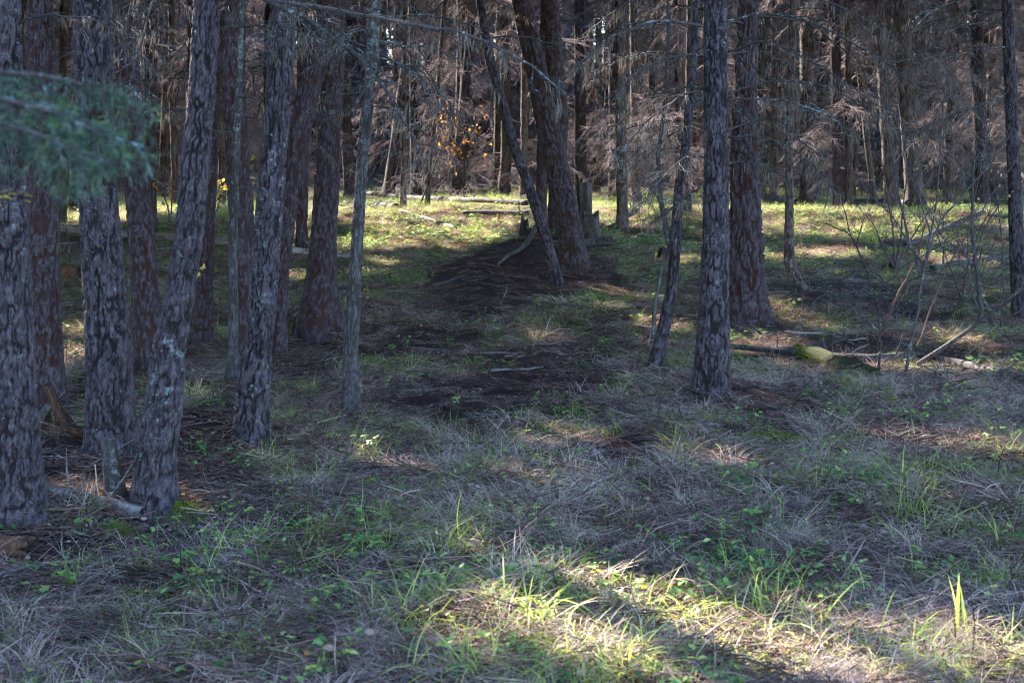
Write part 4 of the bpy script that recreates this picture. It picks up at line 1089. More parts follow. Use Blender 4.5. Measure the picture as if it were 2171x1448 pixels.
# far-off wood that closes the view: reads as one mass
FW_ = []
for k in range(4):
    g = np.random.default_rng(900 + k)
    mb = MB(); P = np.array([[0, 0, -.5], [g.normal(0, .2), 0, 5], [g.normal(0, .5), 0, 15]]); mb.tube(P, [.16, .13, .03], 7)
    for _ in range(64):
        z = g.uniform(.3, 12); a = g.uniform(0, 6.28); L = g.uniform(.9, 2.2)
        pa = arc_path(L, g.uniform(0, .3), g.uniform(.5, 1.2), g, 5); c, s = math.cos(a), math.sin(a)
        Q = np.stack([pa[:, 0] * c - pa[:, 1] * s, pa[:, 0] * s + pa[:, 1] * c, pa[:, 2] + z], -1)
        mb.tube(Q, np.linspace(.02, .008, 5), 3, .6)
        for __ in range(13):
            t = g.uniform(.2, 1); p = np.array([np.interp(t, np.linspace(0, 1, 5), Q[:, q]) for q in range(3)])
            e = p + np.array([g.normal(0, .35), g.normal(0, .35), g.uniform(-.5, .1)])
            mb.tube([p, e], [.008, .003], 3, g.uniform(.3, 1))
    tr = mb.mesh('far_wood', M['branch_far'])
    cm = crown_mesh(np.zeros(3), 16, 2.0, 7.0, 330, g, lambda z: (0 * z, 0 * z), False, 0.5)
    FW_.append(tr); FW_.append(cm)
g = np.random.default_rng(33)
fx, fy = [], []
for yy in np.arange(61, 116, 2.3):
    for xx in np.arange(-0.5 * yy - 8, 0.5 * yy + 8, 2.1 + (yy - 61) * .03):
        fx.append(xx + g.uniform(-1.1, 1.1)); fy.append(yy + g.uniform(-1.1, 1.1))
fx = np.array(fx); fy = np.array(fy); n = len(fx); kk = g.integers(0, 4, n)
P = np.stack([fx, fy, gz(fx, fy)], -1); r_ = np.stack([0 * fx, 0 * fx, g.uniform(0, 6.28, n)], -1); s_ = g.uniform(.8, 1.2, n)
lat = (fx + 2) * math.cos(SUN_AZ) + (fy - 48) * math.sin(SUN_AZ); s_ = np.where((fy < 72) & (np.abs(lat) < 6), s_ * .8, s_)
scatter('distant_forest', 'far-off conifer wood closing the view behind the stand', 'forest', np.repeat(P, 2, 0), np.repeat(r_, 2, 0), np.repeat(s_, 2), FW_, np.stack([kk * 2, kk * 2 + 1], -1).ravel())

# ------------------------------------------------------------------ logs, sticks and stumps
def log_mesh(P, r0, r1, mat, g, sides=14, rough=0.12, broken=True, name='log'):
    P = np.asarray(P, float)
    n = max(8, int(np.linalg.norm(P[-1] - P[0]) / 0.06)); n = min(n, 90)
    s = np.linspace(0, len(P) - 1, n); Q = np.stack([np.interp(s, np.arange(len(P)), P[:, k]) for k in range(3)], -1)
    rad = np.linspace(r0, r1, n) * (1 + (vnoise(s * 3.1, s * 0, s * 0, int(g.integers(99))) - .5) * .3)
    T = norm(P[-1] - P[0]); U = norm(np.cross(T, [0, 0, 1]) if abs(T[2]) < .8 else np.cross(T, [1, 0, 0])); V = np.cross(T, U)
    a = np.arange(sides) * 2 * math.pi / sides
    L = np.linalg.norm(P[-1] - P[0])
    nz = vnoise(np.cos(a)[None, :] * 3 + s[:, None] * 0, np.sin(a)[None, :] * 3 + s[:, None] * 0, s[:, None] * L * 1.5, int(g.integers(99)))
    rr = rad[:, None] * (1 + (nz - .5) * 2 * rough)
    ring = Q[:, None, :] + rr[..., None] * (np.cos(a)[None, :, None] * U + np.sin(a)[None, :, None] * V)
    if broken:
        ring[0] -= T * (g.random(sides)[:, None] * r0 * 1.2); ring[-1] += T * (g.random(sides)[:, None] * r1 * 1.6)
    verts = np.vstack([ring.reshape(-1, 3), Q[0] + T * r0 * .2, Q[-1] - T * r1 * .2])
    i = np.arange(n - 1)[:, None] * sides; j = np.arange(sides)[None, :]; j2 = (j + 1) % sides
    f4 = np.stack([i + j, i + j2, i + sides + j2, i + sides + j], -1).reshape(-1, 4)
    c0 = n * sides
    f3 = [[c0, (q + 1) % sides, q] for q in range(sides)] + [[c0 + 1, (n - 1) * sides + q, (n - 1) * sides + (q + 1) % sides] for q in range(sides)]
    mb = MB(); t = np.concatenate([np.clip(nz + .1, 0, 1).ravel(), [0.2, 0.2]])
    mb.add(verts, f3, f4, t)
    return mb.mesh(name, mat, True)

def log(name, label, cat, pts, r0, r1, mat, group=None, lift=None, sides=14, rough=.12, stubs=0, seed=0, dist=None, bend=0.0):
    """pts: photo pixels along the log; lies on the ground unless lifts or distances are given"""
    g = np.random.default_rng(5000 + seed)
    P = []
    for k, (px_, py_) in enumerate(pts):
        if dist is not None: P.append(A(px_, py_, dist[k] if hasattr(dist, '__len__') else dist))
        else:
            q = G(px_, py_); q[2] += (r0 * .45 if lift is None else (lift[k] if hasattr(lift, '__len__') else lift)); P.append(q)
    P = np.array(P); o = P[0].copy(); o[2] -= r0
    root = link(name, None, None, o.tolist()); tag(root, label, cat, group)
    link('wood', log_mesh(P - o, r0, r1, M[mat], g, sides, rough), root)
    for k in range(stubs):
        t = g.uniform(.1, .95) * (len(P) - 1); a = int(min(len(P) - 2, t)); p = P[a] + (P[a + 1] - P[a]) * (t - a) - o
        d = norm(np.array([g.normal(), g.normal(), abs(g.normal()) + .4])); L = g.uniform(.06, .3)
        mb = MB(); mb.tube([p, p + d * L * .5, p + d * L + g.normal(0, .02, 3)], [r0 * .28, r0 * .2, r0 * .1], 5)
        link('branch_stub', mb.mesh('branch_stub', M[mat]), root)
    return root

log('fallen_pole', 'long thin fallen pole lying level behind the left trunks', 'log', [(58, 527), (200, 538), (345, 546), (500, 556), (620, 564), (742, 571)], .062, .034, 'wood_pale', lift=[.38, .33, .30, .26, .2, .16], seed=1, stubs=9)
log('fallen_log', 'long thin log across the sunny grass before the far trees', 'log', [(735, 415), (870, 430), (1000, 437), (1115, 444)], .06, .05, 'wood_dark', lift=.12, seed=2, stubs=5)
log('fallen_log', 'short dark log lying in the sunny grass left of the leaning trunks', 'log', [(985, 462), (1118, 464)], .045, .04, 'wood_dark', lift=.10, seed=3, stubs=2)
log('fallen_log', 'bleached log catching the sun left of the bright grass', 'log', [(850, 455), (905, 472), (965, 490)], .055, .035, 'wood_grey', lift=.05, seed=4, stubs=4)
log('fallen_log', 'bleached broken log end in front of the dark root tangle', 'log', [(800, 444), (838, 447)], .08, .07, 'wood_grey', lift=.08, seed=5)
log('fallen_log', 'dark log at the back of the clearing right of the furrowed trunk', 'log', [(1605, 434), (1690, 445)], .13, .12, 'wood_dark', lift=.12, seed=6, stubs=3)  # plain dark wood
log('fallen_log', 'dark log at the back between the two close trunks and the shrubs', 'log', [(1800, 440), (1880, 438), (1925, 444)], .09, .07, 'wood_dark', lift=.12, seed=7, stubs=3)
log('fallen_log', 'grey log at the back behind the right edge trunk', 'log', [(2040, 437), (2160, 442)], .08, .07, 'wood_grey', lift=.12, seed=8, stubs=4)
log('fallen_log', 'pale fallen trunk lying behind the bare shrub, lower of two', 'log', [(1975, 583), (2060, 566), (2142, 556)], .06, .07, 'wood_dark', lift=.06, seed=9, stubs=5)
log('fallen_log', 'pale fallen trunk behind the bare shrub rising to the right, upper of two', 'log', [(1925, 535), (1990, 512), (2080, 480)], .05, .045, 'wood_dark', lift=[.1, .16, .25], seed=10, stubs=3)
log('fallen_log', 'log with a broken red end pointing at the viewer in the brush pile', 'log', [(1893, 580), (1898, 560)], .06, .05, 'wood_rot', lift=.10, seed=11)
ml = log('fallen_log', 'dark log thick with bright green moss left of the bare shrub stems', 'log', [(1690, 755), (1760, 778), (1850, 812)], .050, .062, 'moss_wood', lift=.05, seed=12, rough=.25, sides=20, stubs=0)
def fronds(parent, P, r, n, seed):
    g = np.random.default_rng(seed); mb = MB(); s = g.uniform(0, len(P) - 1.001, n); i = s.astype(int); f = (s - i)[:, None]
    c = P[i] * (1 - f) + P[i + 1] * f; a = g.uniform(-.2, math.pi + .2, n)
    T = norm(P[-1] - P[0]); S = norm(np.cross(T, [0, 0, 1])); U = np.cross(S, T)
    nr = np.cos(a)[:, None] * S + np.sin(a)[:, None] * U
    o = c + nr * r * g.uniform(.85, 1.05, n)[:, None]; d = nr + g.normal(0, .5, (n, 3)); d /= np.linalg.norm(d, axis=1)[:, None]
    q = np.cross(d, g.normal(0, 1, (n, 3))); q /= np.linalg.norm(q, axis=1)[:, None]
    V = np.stack([o - q * .006, o + q * .006, o + d * g.uniform(.012, .03, n)[:, None]], 1).reshape(-1, 3)
    mb.add(V, np.arange(n)[:, None] * 3 + np.array([[0, 1, 2]]), None, np.repeat(np.clip(g.normal(.5, .3, n), 0, 1), 3))
    link('moss', mb.mesh('moss', M['moss']), parent)['kind'] = 'stuff'
_P = np.array([G(x, y) + [0, 0, .025] for x, y in [(1690, 755), (1760, 778), (1850, 812)]]) - np.array(ml.location)
fronds(ml, _P, .056, 2600, 12)
log('fallen_log', 'long grey log running right behind the mossy log', 'log', [(1548, 748), (1650, 757), (1755, 768), (1850, 775), (1945, 768)], .022, .034, 'wood_dark', lift=.05, seed=13, stubs=6)
log('fallen_log', 'grey log reaching the right frame edge in front of the sunlit litter', 'log', [(1985, 770), (2080, 792), (2185, 818)], .022, .034, 'wood_grey', lift=.04, seed=14, stubs=6)
log('fallen_log', 'weathered stick log between the left edge trunk and the lichened stub', 'log', [(98, 1048), (160, 1064), (230, 1082), (292, 1100)], .020, .028, 'wood_pale', lift=.03, seed=15, stubs=8)
log('fallen_log', 'thick log end sticking in from the left frame edge', 'log', [(-70, 1172), (52, 1184)], .052, .048, 'wood_rot', lift=.035, seed=16, sides=20)
log('fallen_log', 'short weathered split log in the grass below the grey plated trunk', 'log', [(415, 1202), (470, 1196), (545, 1180)], .026, .034, 'wood_grey', lift=.02, seed=17, rough=.28, sides=16)
SG = 'larger sticks lying on the forest floor'
for k, (pts, r0, r1, mt, lb) in enumerate([
    ([(180, 1214), (270, 1178), (366, 1143)], .008, .005, 'wood_pale', 'long straight pale stick pointing up right below the left trunks'),
    ([(138, 1205), (149, 1165)], .006, .004, 'wood_pale', 'short upright pale stick left of the long straight one'),
    ([(0, 1222), (70, 1205), (140, 1195)], .008, .006, 'wood_grey', 'dark stick at the left edge below the thick log end'),
    ([(1110, 935), (1180, 940), (1245, 942)], .009, .006, 'wood_grey', 'grey stick lying level in the middle of the trail'),
    ([(1128, 942), (1175, 955), (1222, 966)], .014, .010, 'wood_grey', 'stouter stick crossing the trail just below the level one'),
    ([(895, 928), (960, 936)], .008, .006, 'wood_grey', 'stick left of the two in the trail'),
    ([(875, 742), (910, 745), (945, 748)], .016, .010, 'wood_grey', 'pale stick lying right of the thin lone trunk, uphill'),
    ([(1135, 835), (1160, 850)], .012, .008, 'wood_grey', 'short stick on the dark trail above the sunny grass'),
    ([(980, 880), (1070, 886)], .009, .006, 'wood_dark', 'dark stick beside the sunlit grass patch on the trail'),
    ([(1130, 690), (1190, 706), (1200, 715)], .014, .008, 'wood_pale', 'kinked pale stick lying in front of the mound'),
    ([(900, 612), (940, 602), (985, 584)], .022, .014, 'wood_dark', 'dark pole lying at the left foot of the mound'),
    ([(845, 832), (960, 828)], .009, .006, 'wood_grey', 'long thin stick right of the foot of the thin lone trunk'),
    ([(1325, 775), (1345, 758)], .012, .008, 'wood_pale', 'small pale wood splinter left of the crooked trunk'),
    ([(740, 1345), (790, 1325)], .005, .003, 'wood_grey', 'little grey stick in the foreground grass'),
    ([(1580, 958), (1650, 962)], .009, .007, 'wood_grey', 'level grey stick in the grass below the main grey trunk'),
    ([(440, 1115), (543, 1086)], .006, .004, 'wood_grey', 'thin stick in the litter right of the curved grey trunk'),
    ([(560, 900), (640, 882)], .010, .006, 'wood_grey', 'pale stick right of the grey plated trunk'),
    ([(480, 855), (505, 862)], .018, .012, 'wood_dark', 'short dark stick left of the grey plated trunk'),
    ([(1640, 700), (1700, 680)], .012, .008, 'wood_dark', 'dark stick at the right foot of the furrowed trunk'),
    ([(1300, 960), (1390, 950)], .008, .005, 'wood_grey', 'thin stick at the right end of the trail'),
    ([(1880, 800), (1930, 815), (1960, 830)], .012, .008, 'wood_grey', 'stick in front of the bare shrub base')]):
    log('stick', lb, 'stick', pts, r0, r1, mt, SG, lift=.012, sides=7, stubs=1 if r0 > .01 else 0, seed=40 + k)
# poles leaning by the flared trunk and the tangles
for k, (p0, p1, d0, d1, r0, lb) in enumerate([((600, 690), (655, 645), 13.2, 13.7, .014, 'upper of the sticks leaning on the flared trunk'), ((592, 705), (650, 662), 13.0, 13.6, .018, 'middle stick leaning on the flared trunk'),
                                          ((600, 722), (640, 690), 12.6, 13.3, .014, 'lowest stick leaning on the flared trunk'), ((98, 1050), (285, 930), 7.0, 7.5, .0045, 'thin wiry stick leaning from the left log to the curved trunk'),
                                          ((163, 1048), (176, 985), 7.4, 7.4, .007, 'short dead upright stick between the left edge trunk and the lichened stub')]):
    P0 = A(*p0, d0); P1 = A(*p1, d1)
    P0[2] = min(P0[2], float(gz(P0[0], P0[1])) + .02)
    o = P0.copy(); root = link('leaning_stick', None, None, o.tolist()); tag(root, lb, 'stick')
    link('wood', log_mesh(np.array([P0, (P0 + P1) / 2 + np.array([0, 0, .01]), P1]) - o, r0, r0 * .5, M['wood_grey'], np.random.default_rng(k), 7), root)

# the level log and curved branch on the mound
q = b14[1]
log('fallen_log', 'short log resting level against the stout trunk on the mound', 'log', [(1168, 520), (1230, 517), (1292, 511)], .05, .055, 'wood_dark', dist=[q + .55, q + .45, q + .5], seed=70, stubs=3)
log('dead_branch', 'curved grey branch lying up the left side of the mound', 'branch', [(1052, 566), (1075, 552), (1100, 543), (1120, 530), (1138, 512)], .022, .03, 'wood_dark', lift=[.02, .05, .06, .10, .18], seed=71)
log('fallen_log', 'broken log leaning in the bright grass left of the lone clearing trunk', 'log', [(1245, 500), (1300, 488), (1345, 470)], .04, .05, 'wood_dark', lift=[.03, .05, .2], seed=72, stubs=3)

def stump(label, px_, py_, h, r, mat, seed, jag=0.3, taper=.85, name='tree_stump', hollow=False, sides=28, d=None, lean=(0, 0)):
    g = np.random.default_rng(6000 + seed)
    b = G(px_, py_)
    if d: b = A(px_, py_, d); b[2] = float(gz(b[0], b[1]))
    root = link(name, None, None, b.tolist()); tag(root, label, 'stump')
    n = max(6, int(h / .03)); z = np.linspace(-.08, h, n); a = np.arange(sides) * 2 * math.pi / sides
    nz = vnoise(np.cos(a)[None, :] * 2.4 + 0 * z[:, None], np.sin(a)[None, :] * 2.4 + 0 * z[:, None], z[:, None] * 3, seed)
    rr = r * (1 + .45 * np.exp(-np.clip(z, 0, None) / .08))[:, None] * (1 - (1 - taper) * (z / h))[:, None] * (.82 + .4 * nz)
    top = h * (1 - jag * vnoise(np.cos(a) * 2.1, np.sin(a) * 2.1, 0 * a, seed + 2) - jag * .5 * g.random(sides))
    Z = np.minimum(z[:, None], top[None, :])
    X = rr * np.cos(a)[None, :] + lean[0] * Z; Y = rr * np.sin(a)[None, :] + lean[1] * Z
    V = np.stack([X, Y, Z], -1).reshape(-1, 3)
    i = np.arange(n - 1)[:, None] * sides; j = np.arange(sides)[None, :]; j2 = (j + 1) % sides
    f4 = np.stack([i + j, i + j2, i + sides + j2, i + sides + j], -1).reshape(-1, 4)
    mb = MB(); mb.add(V, None, f4, np.clip(nz.ravel(), 0, 1))
    link('bark', mb.mesh('bark', M[mat], True), root)
    c = MB(); inner = V[-sides:].copy(); deep = inner * np.array([.35, .35, 1]); deep[:, 2] = inner[:, 2] * (.5 if hollow else .9); ctr = deep.mean(0)
    c.add(np.vstack([inner * np.array([.97, .97, 1]), deep, ctr]), [[sides * 2, sides + q, sides + (q + 1) % sides] for q in range(sides)], [[q, (q + 1) % sides, sides + (q + 1) % sides, sides + q] for q in range(sides)], .6)
    link('broken_top', c.mesh('broken_top', M['wood_rot' if hollow else 'wood_grey']), root)
    return root, b
D14 = b14[1]
stump('tall narrow cut stump standing upright right of the stout trunk on the mound', 1238, 540, .72, .09, 'wood_dark', 1, .04, .95, d=D14 + 1.4)
stump('low broken dark stump in front of the tall cut one on the mound', 1252, 553, .50, .11, 'wood_dark', 2, .25, .8, d=D14 + 0.9)
stump('jagged upright stub on the left shoulder of the mound', 1112, 540, .34, .06, 'wood_dark', 3, .45, .6, d=18.6)
stump('rotten red crumbling stump left of the leaning thin trunk on the mound', 1136, 545, .14, .11, 'wood_rot', 4, .6, .6, hollow=True, d=18.6)
stump('dark rotten stump behind the crooked trunk', 1411, 558, .27, .09, 'wood_dark', 5, .35, .9, hollow=True)
stump('dark red rotten stump far behind between the reddish and the thickest left trunks', 152, 600, .24, .13, 'wood_rot', 6, .5, .8, hollow=True)
stump('short pale lichened stub in front of the thickest left trunk', 248, 1056, .27, .040, 'bark_lichen', 7, .08, .8, lean=(-.14, 0.02))
stump('small dark rotten stump on the right of the trail behind the main grey trunk', 1470, 700, .09, .16, 'wood_rot', 8, .7, .6, hollow=True)
stump('dark hollow stump at the back of the right clearing', 2110, 428, .7, .30, 'wood_dark', 9, .4, .8, hollow=True)
stump('thin dark dead stem with a broken top right of the thickest clearing trunk', 1263, 410, 1.1, .14, 'wood_dark', 10, .1, .95)

# hollow broken stump at left: three leaning slabs over a dark hole
g = np.random.default_rng(61)
hb = G(128, 922)
hs = link('hollow_stump', None, None, hb.tolist()); tag(hs, 'hollow broken stump of dark leaning slabs between the first trunks', 'stump')
dh = hb[1]
for k, (pts, r0, r1) in enumerate([([(104, 822), (120, 865), (150, 905), (172, 918)], .022, .030), ([(116, 852), (95, 872), (80, 905), (78, 930)], .020, .026), ([(121, 862), (122, 905), (124, 925)], .012, .014),
                                   ([(82, 925), (110, 932), (170, 925)], .022, .02), ([(100, 885), (104, 922)], .02, .03)]):
    P = np.array([A(a, b, dh + (.05 if k in (3,) else 0.02 * k)) for a, b in pts]) - hb
    link('slab', log_mesh(P, r0, r1, M['wood_rot' if k in (0, 2, 4) else 'wood_dark'], g, 12, .3), hs)

# ------------------------------------------------------------------ root tangle heaps / brush
BR = 'dead branches heaped on the ground'
def brush(cx_, cy_, n, spx, spy, L, label, seed, far=False):
    g = np.random.default_rng(7000 + seed)
    for k in range(n):
        q = G(cx_ + g.uniform(-spx, spx), cy_ + g.uniform(-spy, spy))
        az = g.choice([0, math.pi]) + g.normal(0, .6)
        root = link('dead_branch', None, None, (q + np.array([0, 0, g.uniform(.01, .08)])).tolist(), (g.normal(0, .5), g.normal(-.12, .15), az), 1.0)
        tag(root, label, 'branch', BR)
        pr = (FARB if far else NEARB)[g.integers(12)]
        link('branch', pr[0], root, sc=L * g.uniform(.5, 1.1))
brush(1760, 640, 20, 150, 35, 1.0, 'dead twiggy branch in the big brush pile by the bowed trunk', 1)
brush(1850, 625, 12, 60, 20, 0.9, 'dead twiggy branch at the right of the brush pile', 2)
brush(1150, 600, 5, 170, 30, .5, 'dead twiggy branch lying on the dark mound', 3)
brush(250, 990, 9, 200, 60, .32, 'small dead branch on the needle bed between left trunks', 4)
brush(400, 820, 9, 110, 60, .55, 'dead branch on the ground behind the curved grey trunk', 5)
brush(380, 500, 12, 60, 60, 1.0, 'dead branch in the dark tangle left of the curved grey trunk', 6)
brush(430, 640, 9, 60, 50, .8, 'dead branch in the tangle right of the curved grey trunk', 7)
brush(960, 870, 6, 200, 60, .35, 'thin dead branch lying on the dark trail', 8)
brush(760, 448, 10, 50, 10, 1.2, 'dead branch in the dark root tangle behind the thin lone trunk', 9, True)
brush(1030, 425, 8, 70, 8, 1.4, 'dead branch heaped at the back of the sunny clearing', 10, True)
brush(1900, 760, 6, 180, 25, .6, 'dead branch around the mossy log', 11)
brush(300, 1180, 8, 260, 60, .22, 'small dead twig branch in the left foreground litter', 12)
brush(150, 640, 8, 50, 50, .7, 'dead branch seen between the reddish and thickest trunks', 13)

# ------------------------------------------------------------------ bare shrubs
def leaves_on(g, P, n, mat, L, name='leaf'):
    """single leaves hung on a stem path, joined as the stem's foliage"""
    mb = MB()
    for _ in range(n):
        p = P[g.integers(len(P))] + g.normal(0, .01, 3)
        leaf(mb, p, np.array([g.normal(), g.normal(), g.normal(-.5, .4)]), np.array([g.normal(), g.normal(), .6]), L * g.uniform(.6, 1.2), L * .8, g.uniform(0, 1), 1)
    return mb.mesh(name, M[mat])

def shrub(label, stems, dist, mat='shrub_stem', seed=0, ntw=10, twl=.4, leafn=0, leafmat='leaf_tan', group=None, name='bare_shrub', tw_r=.0022, leafL=.03, sub=3):
    """stems: (pixel points, thickness in pixels at the foot, sideways depth drift)"""
    g = np.random.default_rng(8000 + seed)
    b = A(stems[0][0][0][0], stems[0][0][0][1], dist); b[2] = float(gz(b[0], b[1]))
    root = link(name, None, None, b.tolist()); tag(root, label, 'shrub', group)
    for pts, w, dd in stems:
        n = len(pts)
        P = np.array([A(x, y, dist + dd * k / (n - 1)) for k, (x, y) in enumerate(pts)])
        s = np.linspace(0, n - 1, n * 3); P = np.stack([np.interp(s, np.arange(n), P[:, k]) for k in range(3)], -1)
        P[1:-1] = (P[:-2] + P[1:-1] * 2 + P[2:]) / 4; P += g.normal(0, .004, P.shape)
        mb = MB(); r0 = w * pxm(dist) / 2
        grow(mb, None, P - b, r0, max(.0016, r0 * .3), g, ntw, twl, 7, tw_r, sub, -.25, 0, start=.2, updown=.55)
        st = link('stem', mb.mesh('stem', M[mat]), root)
        if leafn:
            Q = mb.v; allp = np.concatenate([v for v in Q[1:]]) if len(Q) > 1 else P - b
            for _ in range(leafn):
                p = allp[g.integers(len(allp))]
                m2 = MB(); leaf(m2, np.zeros(3), np.array([g.normal(), g.normal(), g.normal(-.6, .4)]), np.array([g.normal(), g.normal(), .5]), leafL * g.uniform(.7, 1.2), leafL * .8, g.uniform(0, 1), 1)
                link('leaf', m2.mesh('leaf', M[leafmat]), st, p.tolist())
    return root

shrub('tall bare shrub with grey forked stems left of the right edge trunk', [
    ([(1917, 812), (1930, 730), (1945, 660), (1953, 600), (1965, 545), (1990, 470), (2050, 405), (2110, 335), (2150, 270)], 8, -.3),
    ([(1953, 580), (1930, 520), (1908, 430), (1890, 330), (1880, 230), (1878, 120)], 7, .2), ([(1953, 556), (1920, 505), (1888, 455), (1830, 400), (1790, 340)], 4, -.2),
    ([(1962, 545), (1985, 440), (1995, 330), (2000, 220), (2010, 120)], 5, .3), ([(1975, 500), (1950, 430), (1945, 350), (1975, 260), (2030, 170)], 4, .2)], 10.9, seed=1, ntw=16, twl=.55, leafn=3)
shrub('brown stem slanting up to the fork of the tall bare shrub', [([(1868, 702), (1885, 665), (1905, 625), (1930, 575), (1946, 548), (1962, 470)], 8, -.2)], 12.6, 'red_stem', 2, 6, .3)
shrub('slender upright dead shoot left of the tall bare shrub', [([(1864, 828), (1866, 730), (1866, 690), (1862, 642)], 7, 0), ([(1866, 710), (1830, 670), (1800, 650), (1740, 620)], 3, .2), ([(1866, 715), (1900, 650), (1935, 590)], 3, -.2)], 10.6, seed=3, ntw=8, twl=.35)
shrub('thin red brown whip arching right through the bare shrubs', [([(1946, 735), (1975, 650), (2010, 560), (2060, 480), (2110, 400), (2160, 330)], 5, .3)], 11.5, 'red_stem', 4, 8, .4)
shrub('dark spindly shrub in the sunny grass right of the bowed trunk', [([(1845, 612), (1838, 570), (1825, 545), (1803, 497), (1760, 478), (1718, 465)], 5, .2), ([(1815, 520), (1830, 470), (1850, 420)], 3, .2), ([(1803, 500), (1790, 440), (1760, 400)], 3, -.2)], 17.5, seed=5, ntw=8, twl=.5)
shrub('bushy bare shrub standing behind the broken red log end', [([(1898, 575), (1895, 500), (1885, 430), (1870, 350)], 6, .2), ([(1898, 570), (1910, 500), (1915, 430), (1930, 340)], 5, -.2), ([(1896, 572), (1925, 520), (1960, 460), (2010, 400)], 5, .2),
    ([(1897, 570), (1870, 520), (1850, 470), (1800, 420)], 4, -.3), ([(1900, 575), (1960, 540), (2030, 500), (2090, 480)], 4, .3)], 18.5, seed=6, ntw=14, twl=.7, leafn=4)
shrub('thin sapling with a dark mossy foot right of the bare shrubs', [([(2081, 672), (2075, 600), (2065, 540), (2060, 460), (2062, 380), (2070, 300)], 11, 0), ([(2066, 545), (2090, 480), (2120, 430), (2165, 380)], 5, .2)], 14.2, 'shrub_stem', 7, 14, .5, leafn=2)
shrub('dead branched shrub filling the gap before the right edge trunk', [([(2040, 640), (2050, 560), (2080, 480), (2120, 420)], 4, .2), ([(2040, 638), (2010, 560), (1990, 500)], 4, -.2), ([(2042, 640), (2090, 600), (2150, 570)], 4, .2)], 15.2, seed=8, ntw=14, twl=.6)
shrub('fine bare shrub with a few tan leaves high up at right', [([(2120, 720), (2090, 640), (2040, 560), (1980, 480), (1930, 380), (1900, 280)], 4, .3), ([(2120, 718), (2130, 600), (2120, 450), (2090, 300), (2060, 150)], 4, .2), ([(2118, 720), (2060, 640), (2050, 500), (2080, 350), (2110, 200)], 4, -.3)], 12.8, seed=9, ntw=18, twl=.7, leafn=6, leafL=.035)
# leaning pole from the right edge down to the shrub foot
P0 = A(1945, 772, 11.3); P1 = A(2190, 590, 11.0); o = P0.copy()
root = link('leaning_pole', None, None, o.tolist()); tag(root, 'dark pole slanting from the shrub foot up to the right frame edge', 'pole')
mb = MB(); t_ = np.linspace(0, 1, 10)[:, None]; Pp = (P0 + (P1 - P0) * t_ + np.sin(t_ * 3.1) * np.array([0, 0, -.03])) - o
grow(mb, None, Pp, .018, .012, np.random.default_rng(4), 8, .3, 8, .003, 3, .3, 0)
link('wood', mb.mesh('wood', M['wood_dark']), root)
# thin pale dead stick with blue lichen left of the crooked trunk
P0 = A(1381, 722, b18[1] + 1.6); P1 = A(1405, 556, b18[1] + 1.6); P0[2] = float(gz(P0[0], P0[1])) - .03
root = link('dead_sapling', None, None, P0.tolist()); tag(root, 'thin upright lichen spotted dead stick left of the crooked trunk', 'sapling')
link('stem', log_mesh(np.array([P0, (P0 * .45 + P1 * .55) + np.array([-.015, 0, 0]), P1]) - P0, .022, .011, M['branch'], np.random.default_rng(2), 9), root)
# saplings / wiry dead stems at left
for k, (pts, w, d, lb) in enumerate([([(880, 460), (905, 400), (930, 330), (960, 250)], 5, 33, 'whippy dead sapling before the orange leaved shrub'),
                                     ([(862, 450), (858, 380), (850, 300), (860, 200)], 6, 36, 'dead sapling left of the orange sunlit trunk'),
                                     ([(640, 520), (645, 450), (640, 380), (650, 280)], 4, 24, 'wiry dead stem between the dark leaning trunks'),
                                     ([(760, 470), (765, 400), (758, 330)], 4, 30, 'short dead stem by the dark root tangle'),
                                     ([(150, 560), (140, 480), (125, 380), (100, 300)], 4, 20, 'curving dead stem left of the thickest trunk')]):
    shrub(lb, [(pts, w, .3)], d, seed=30 + k, ntw=12, twl=.9 if d > 25 else .5, name='dead_sapling', tw_r=.004 if d > 25 else .0025)

# leafy autumn shrubs
def leafy(label, stems, dist, leafmat, n, seed, L, cat_g=None, ntw=10, twl=.5, spread=None, leafname='leaf'):
    root = shrub(label, stems, dist, 'shrub_stem', seed, ntw, twl, 0, leafmat, None, 'autumn_shrub')
    g = np.random.default_rng(8500 + seed)
    st = [c for c in root.children]
    for s in st:
        co = np.empty(len(s.data.vertices) * 3, np.float32); s.data.vertices.foreach_get('co', co); co = co.reshape(-1, 3)[30:]
        mesh_set = []
        for q in range(6):
            m2 = MB(); leaf(m2, np.zeros(3), np.array([1, 0, g.normal(-.3, .3)]), np.array([0, g.normal(0, .5), 1]), L * g.uniform(.8, 1.2), L * .85, g.uniform(0, 1), 1); mesh_set.append(m2.mesh('leaf', M[leafmat]))
        for q in range(n // len(st)):
            p = co[g.integers(len(co))]
            link('leaf', mesh_set[q % 6], s, p.tolist(), (g.normal(0, .5), g.normal(.2, .5), g.uniform(0, 6.28)))
    return root
leafy('far shrub with sparse orange leaves above the ochre trunk', [([(985, 425), (975, 350), (960, 290), (930, 240)], 6, .3), ([(985, 425), (985, 340), (970, 270), (950, 225)], 5, -.3), ([(985, 400), (950, 330), (915, 275)], 5, .2), ([(985, 400), (995, 320), (1010, 262)], 5, .2)],
      39, 'leaf_orange', 230, 20, .075, ntw=12, twl=1.1)
leafy('yellow leaved shrub showing between the curved and the dark trunk', [([(452, 470), (455, 430), (450, 400), (460, 385)], 4, .3), ([(452, 470), (440, 430), (462, 408)], 4, -.3), ([(452, 470), (465, 430), (478, 395)], 4, .3)],
      18.5, 'leaf_yellow', 80, 21, .05, ntw=8, twl=.25)
leafy('orange and yellow leaved shrub left of the curved grey trunk', [([(360, 470), (355, 430), (340, 400), (322, 385)], 4, .3), ([(360, 470), (365, 420), (372, 385)], 4, .2)], 20, 'leaf_orange', 40, 22, .05, ntw=8, twl=.35)
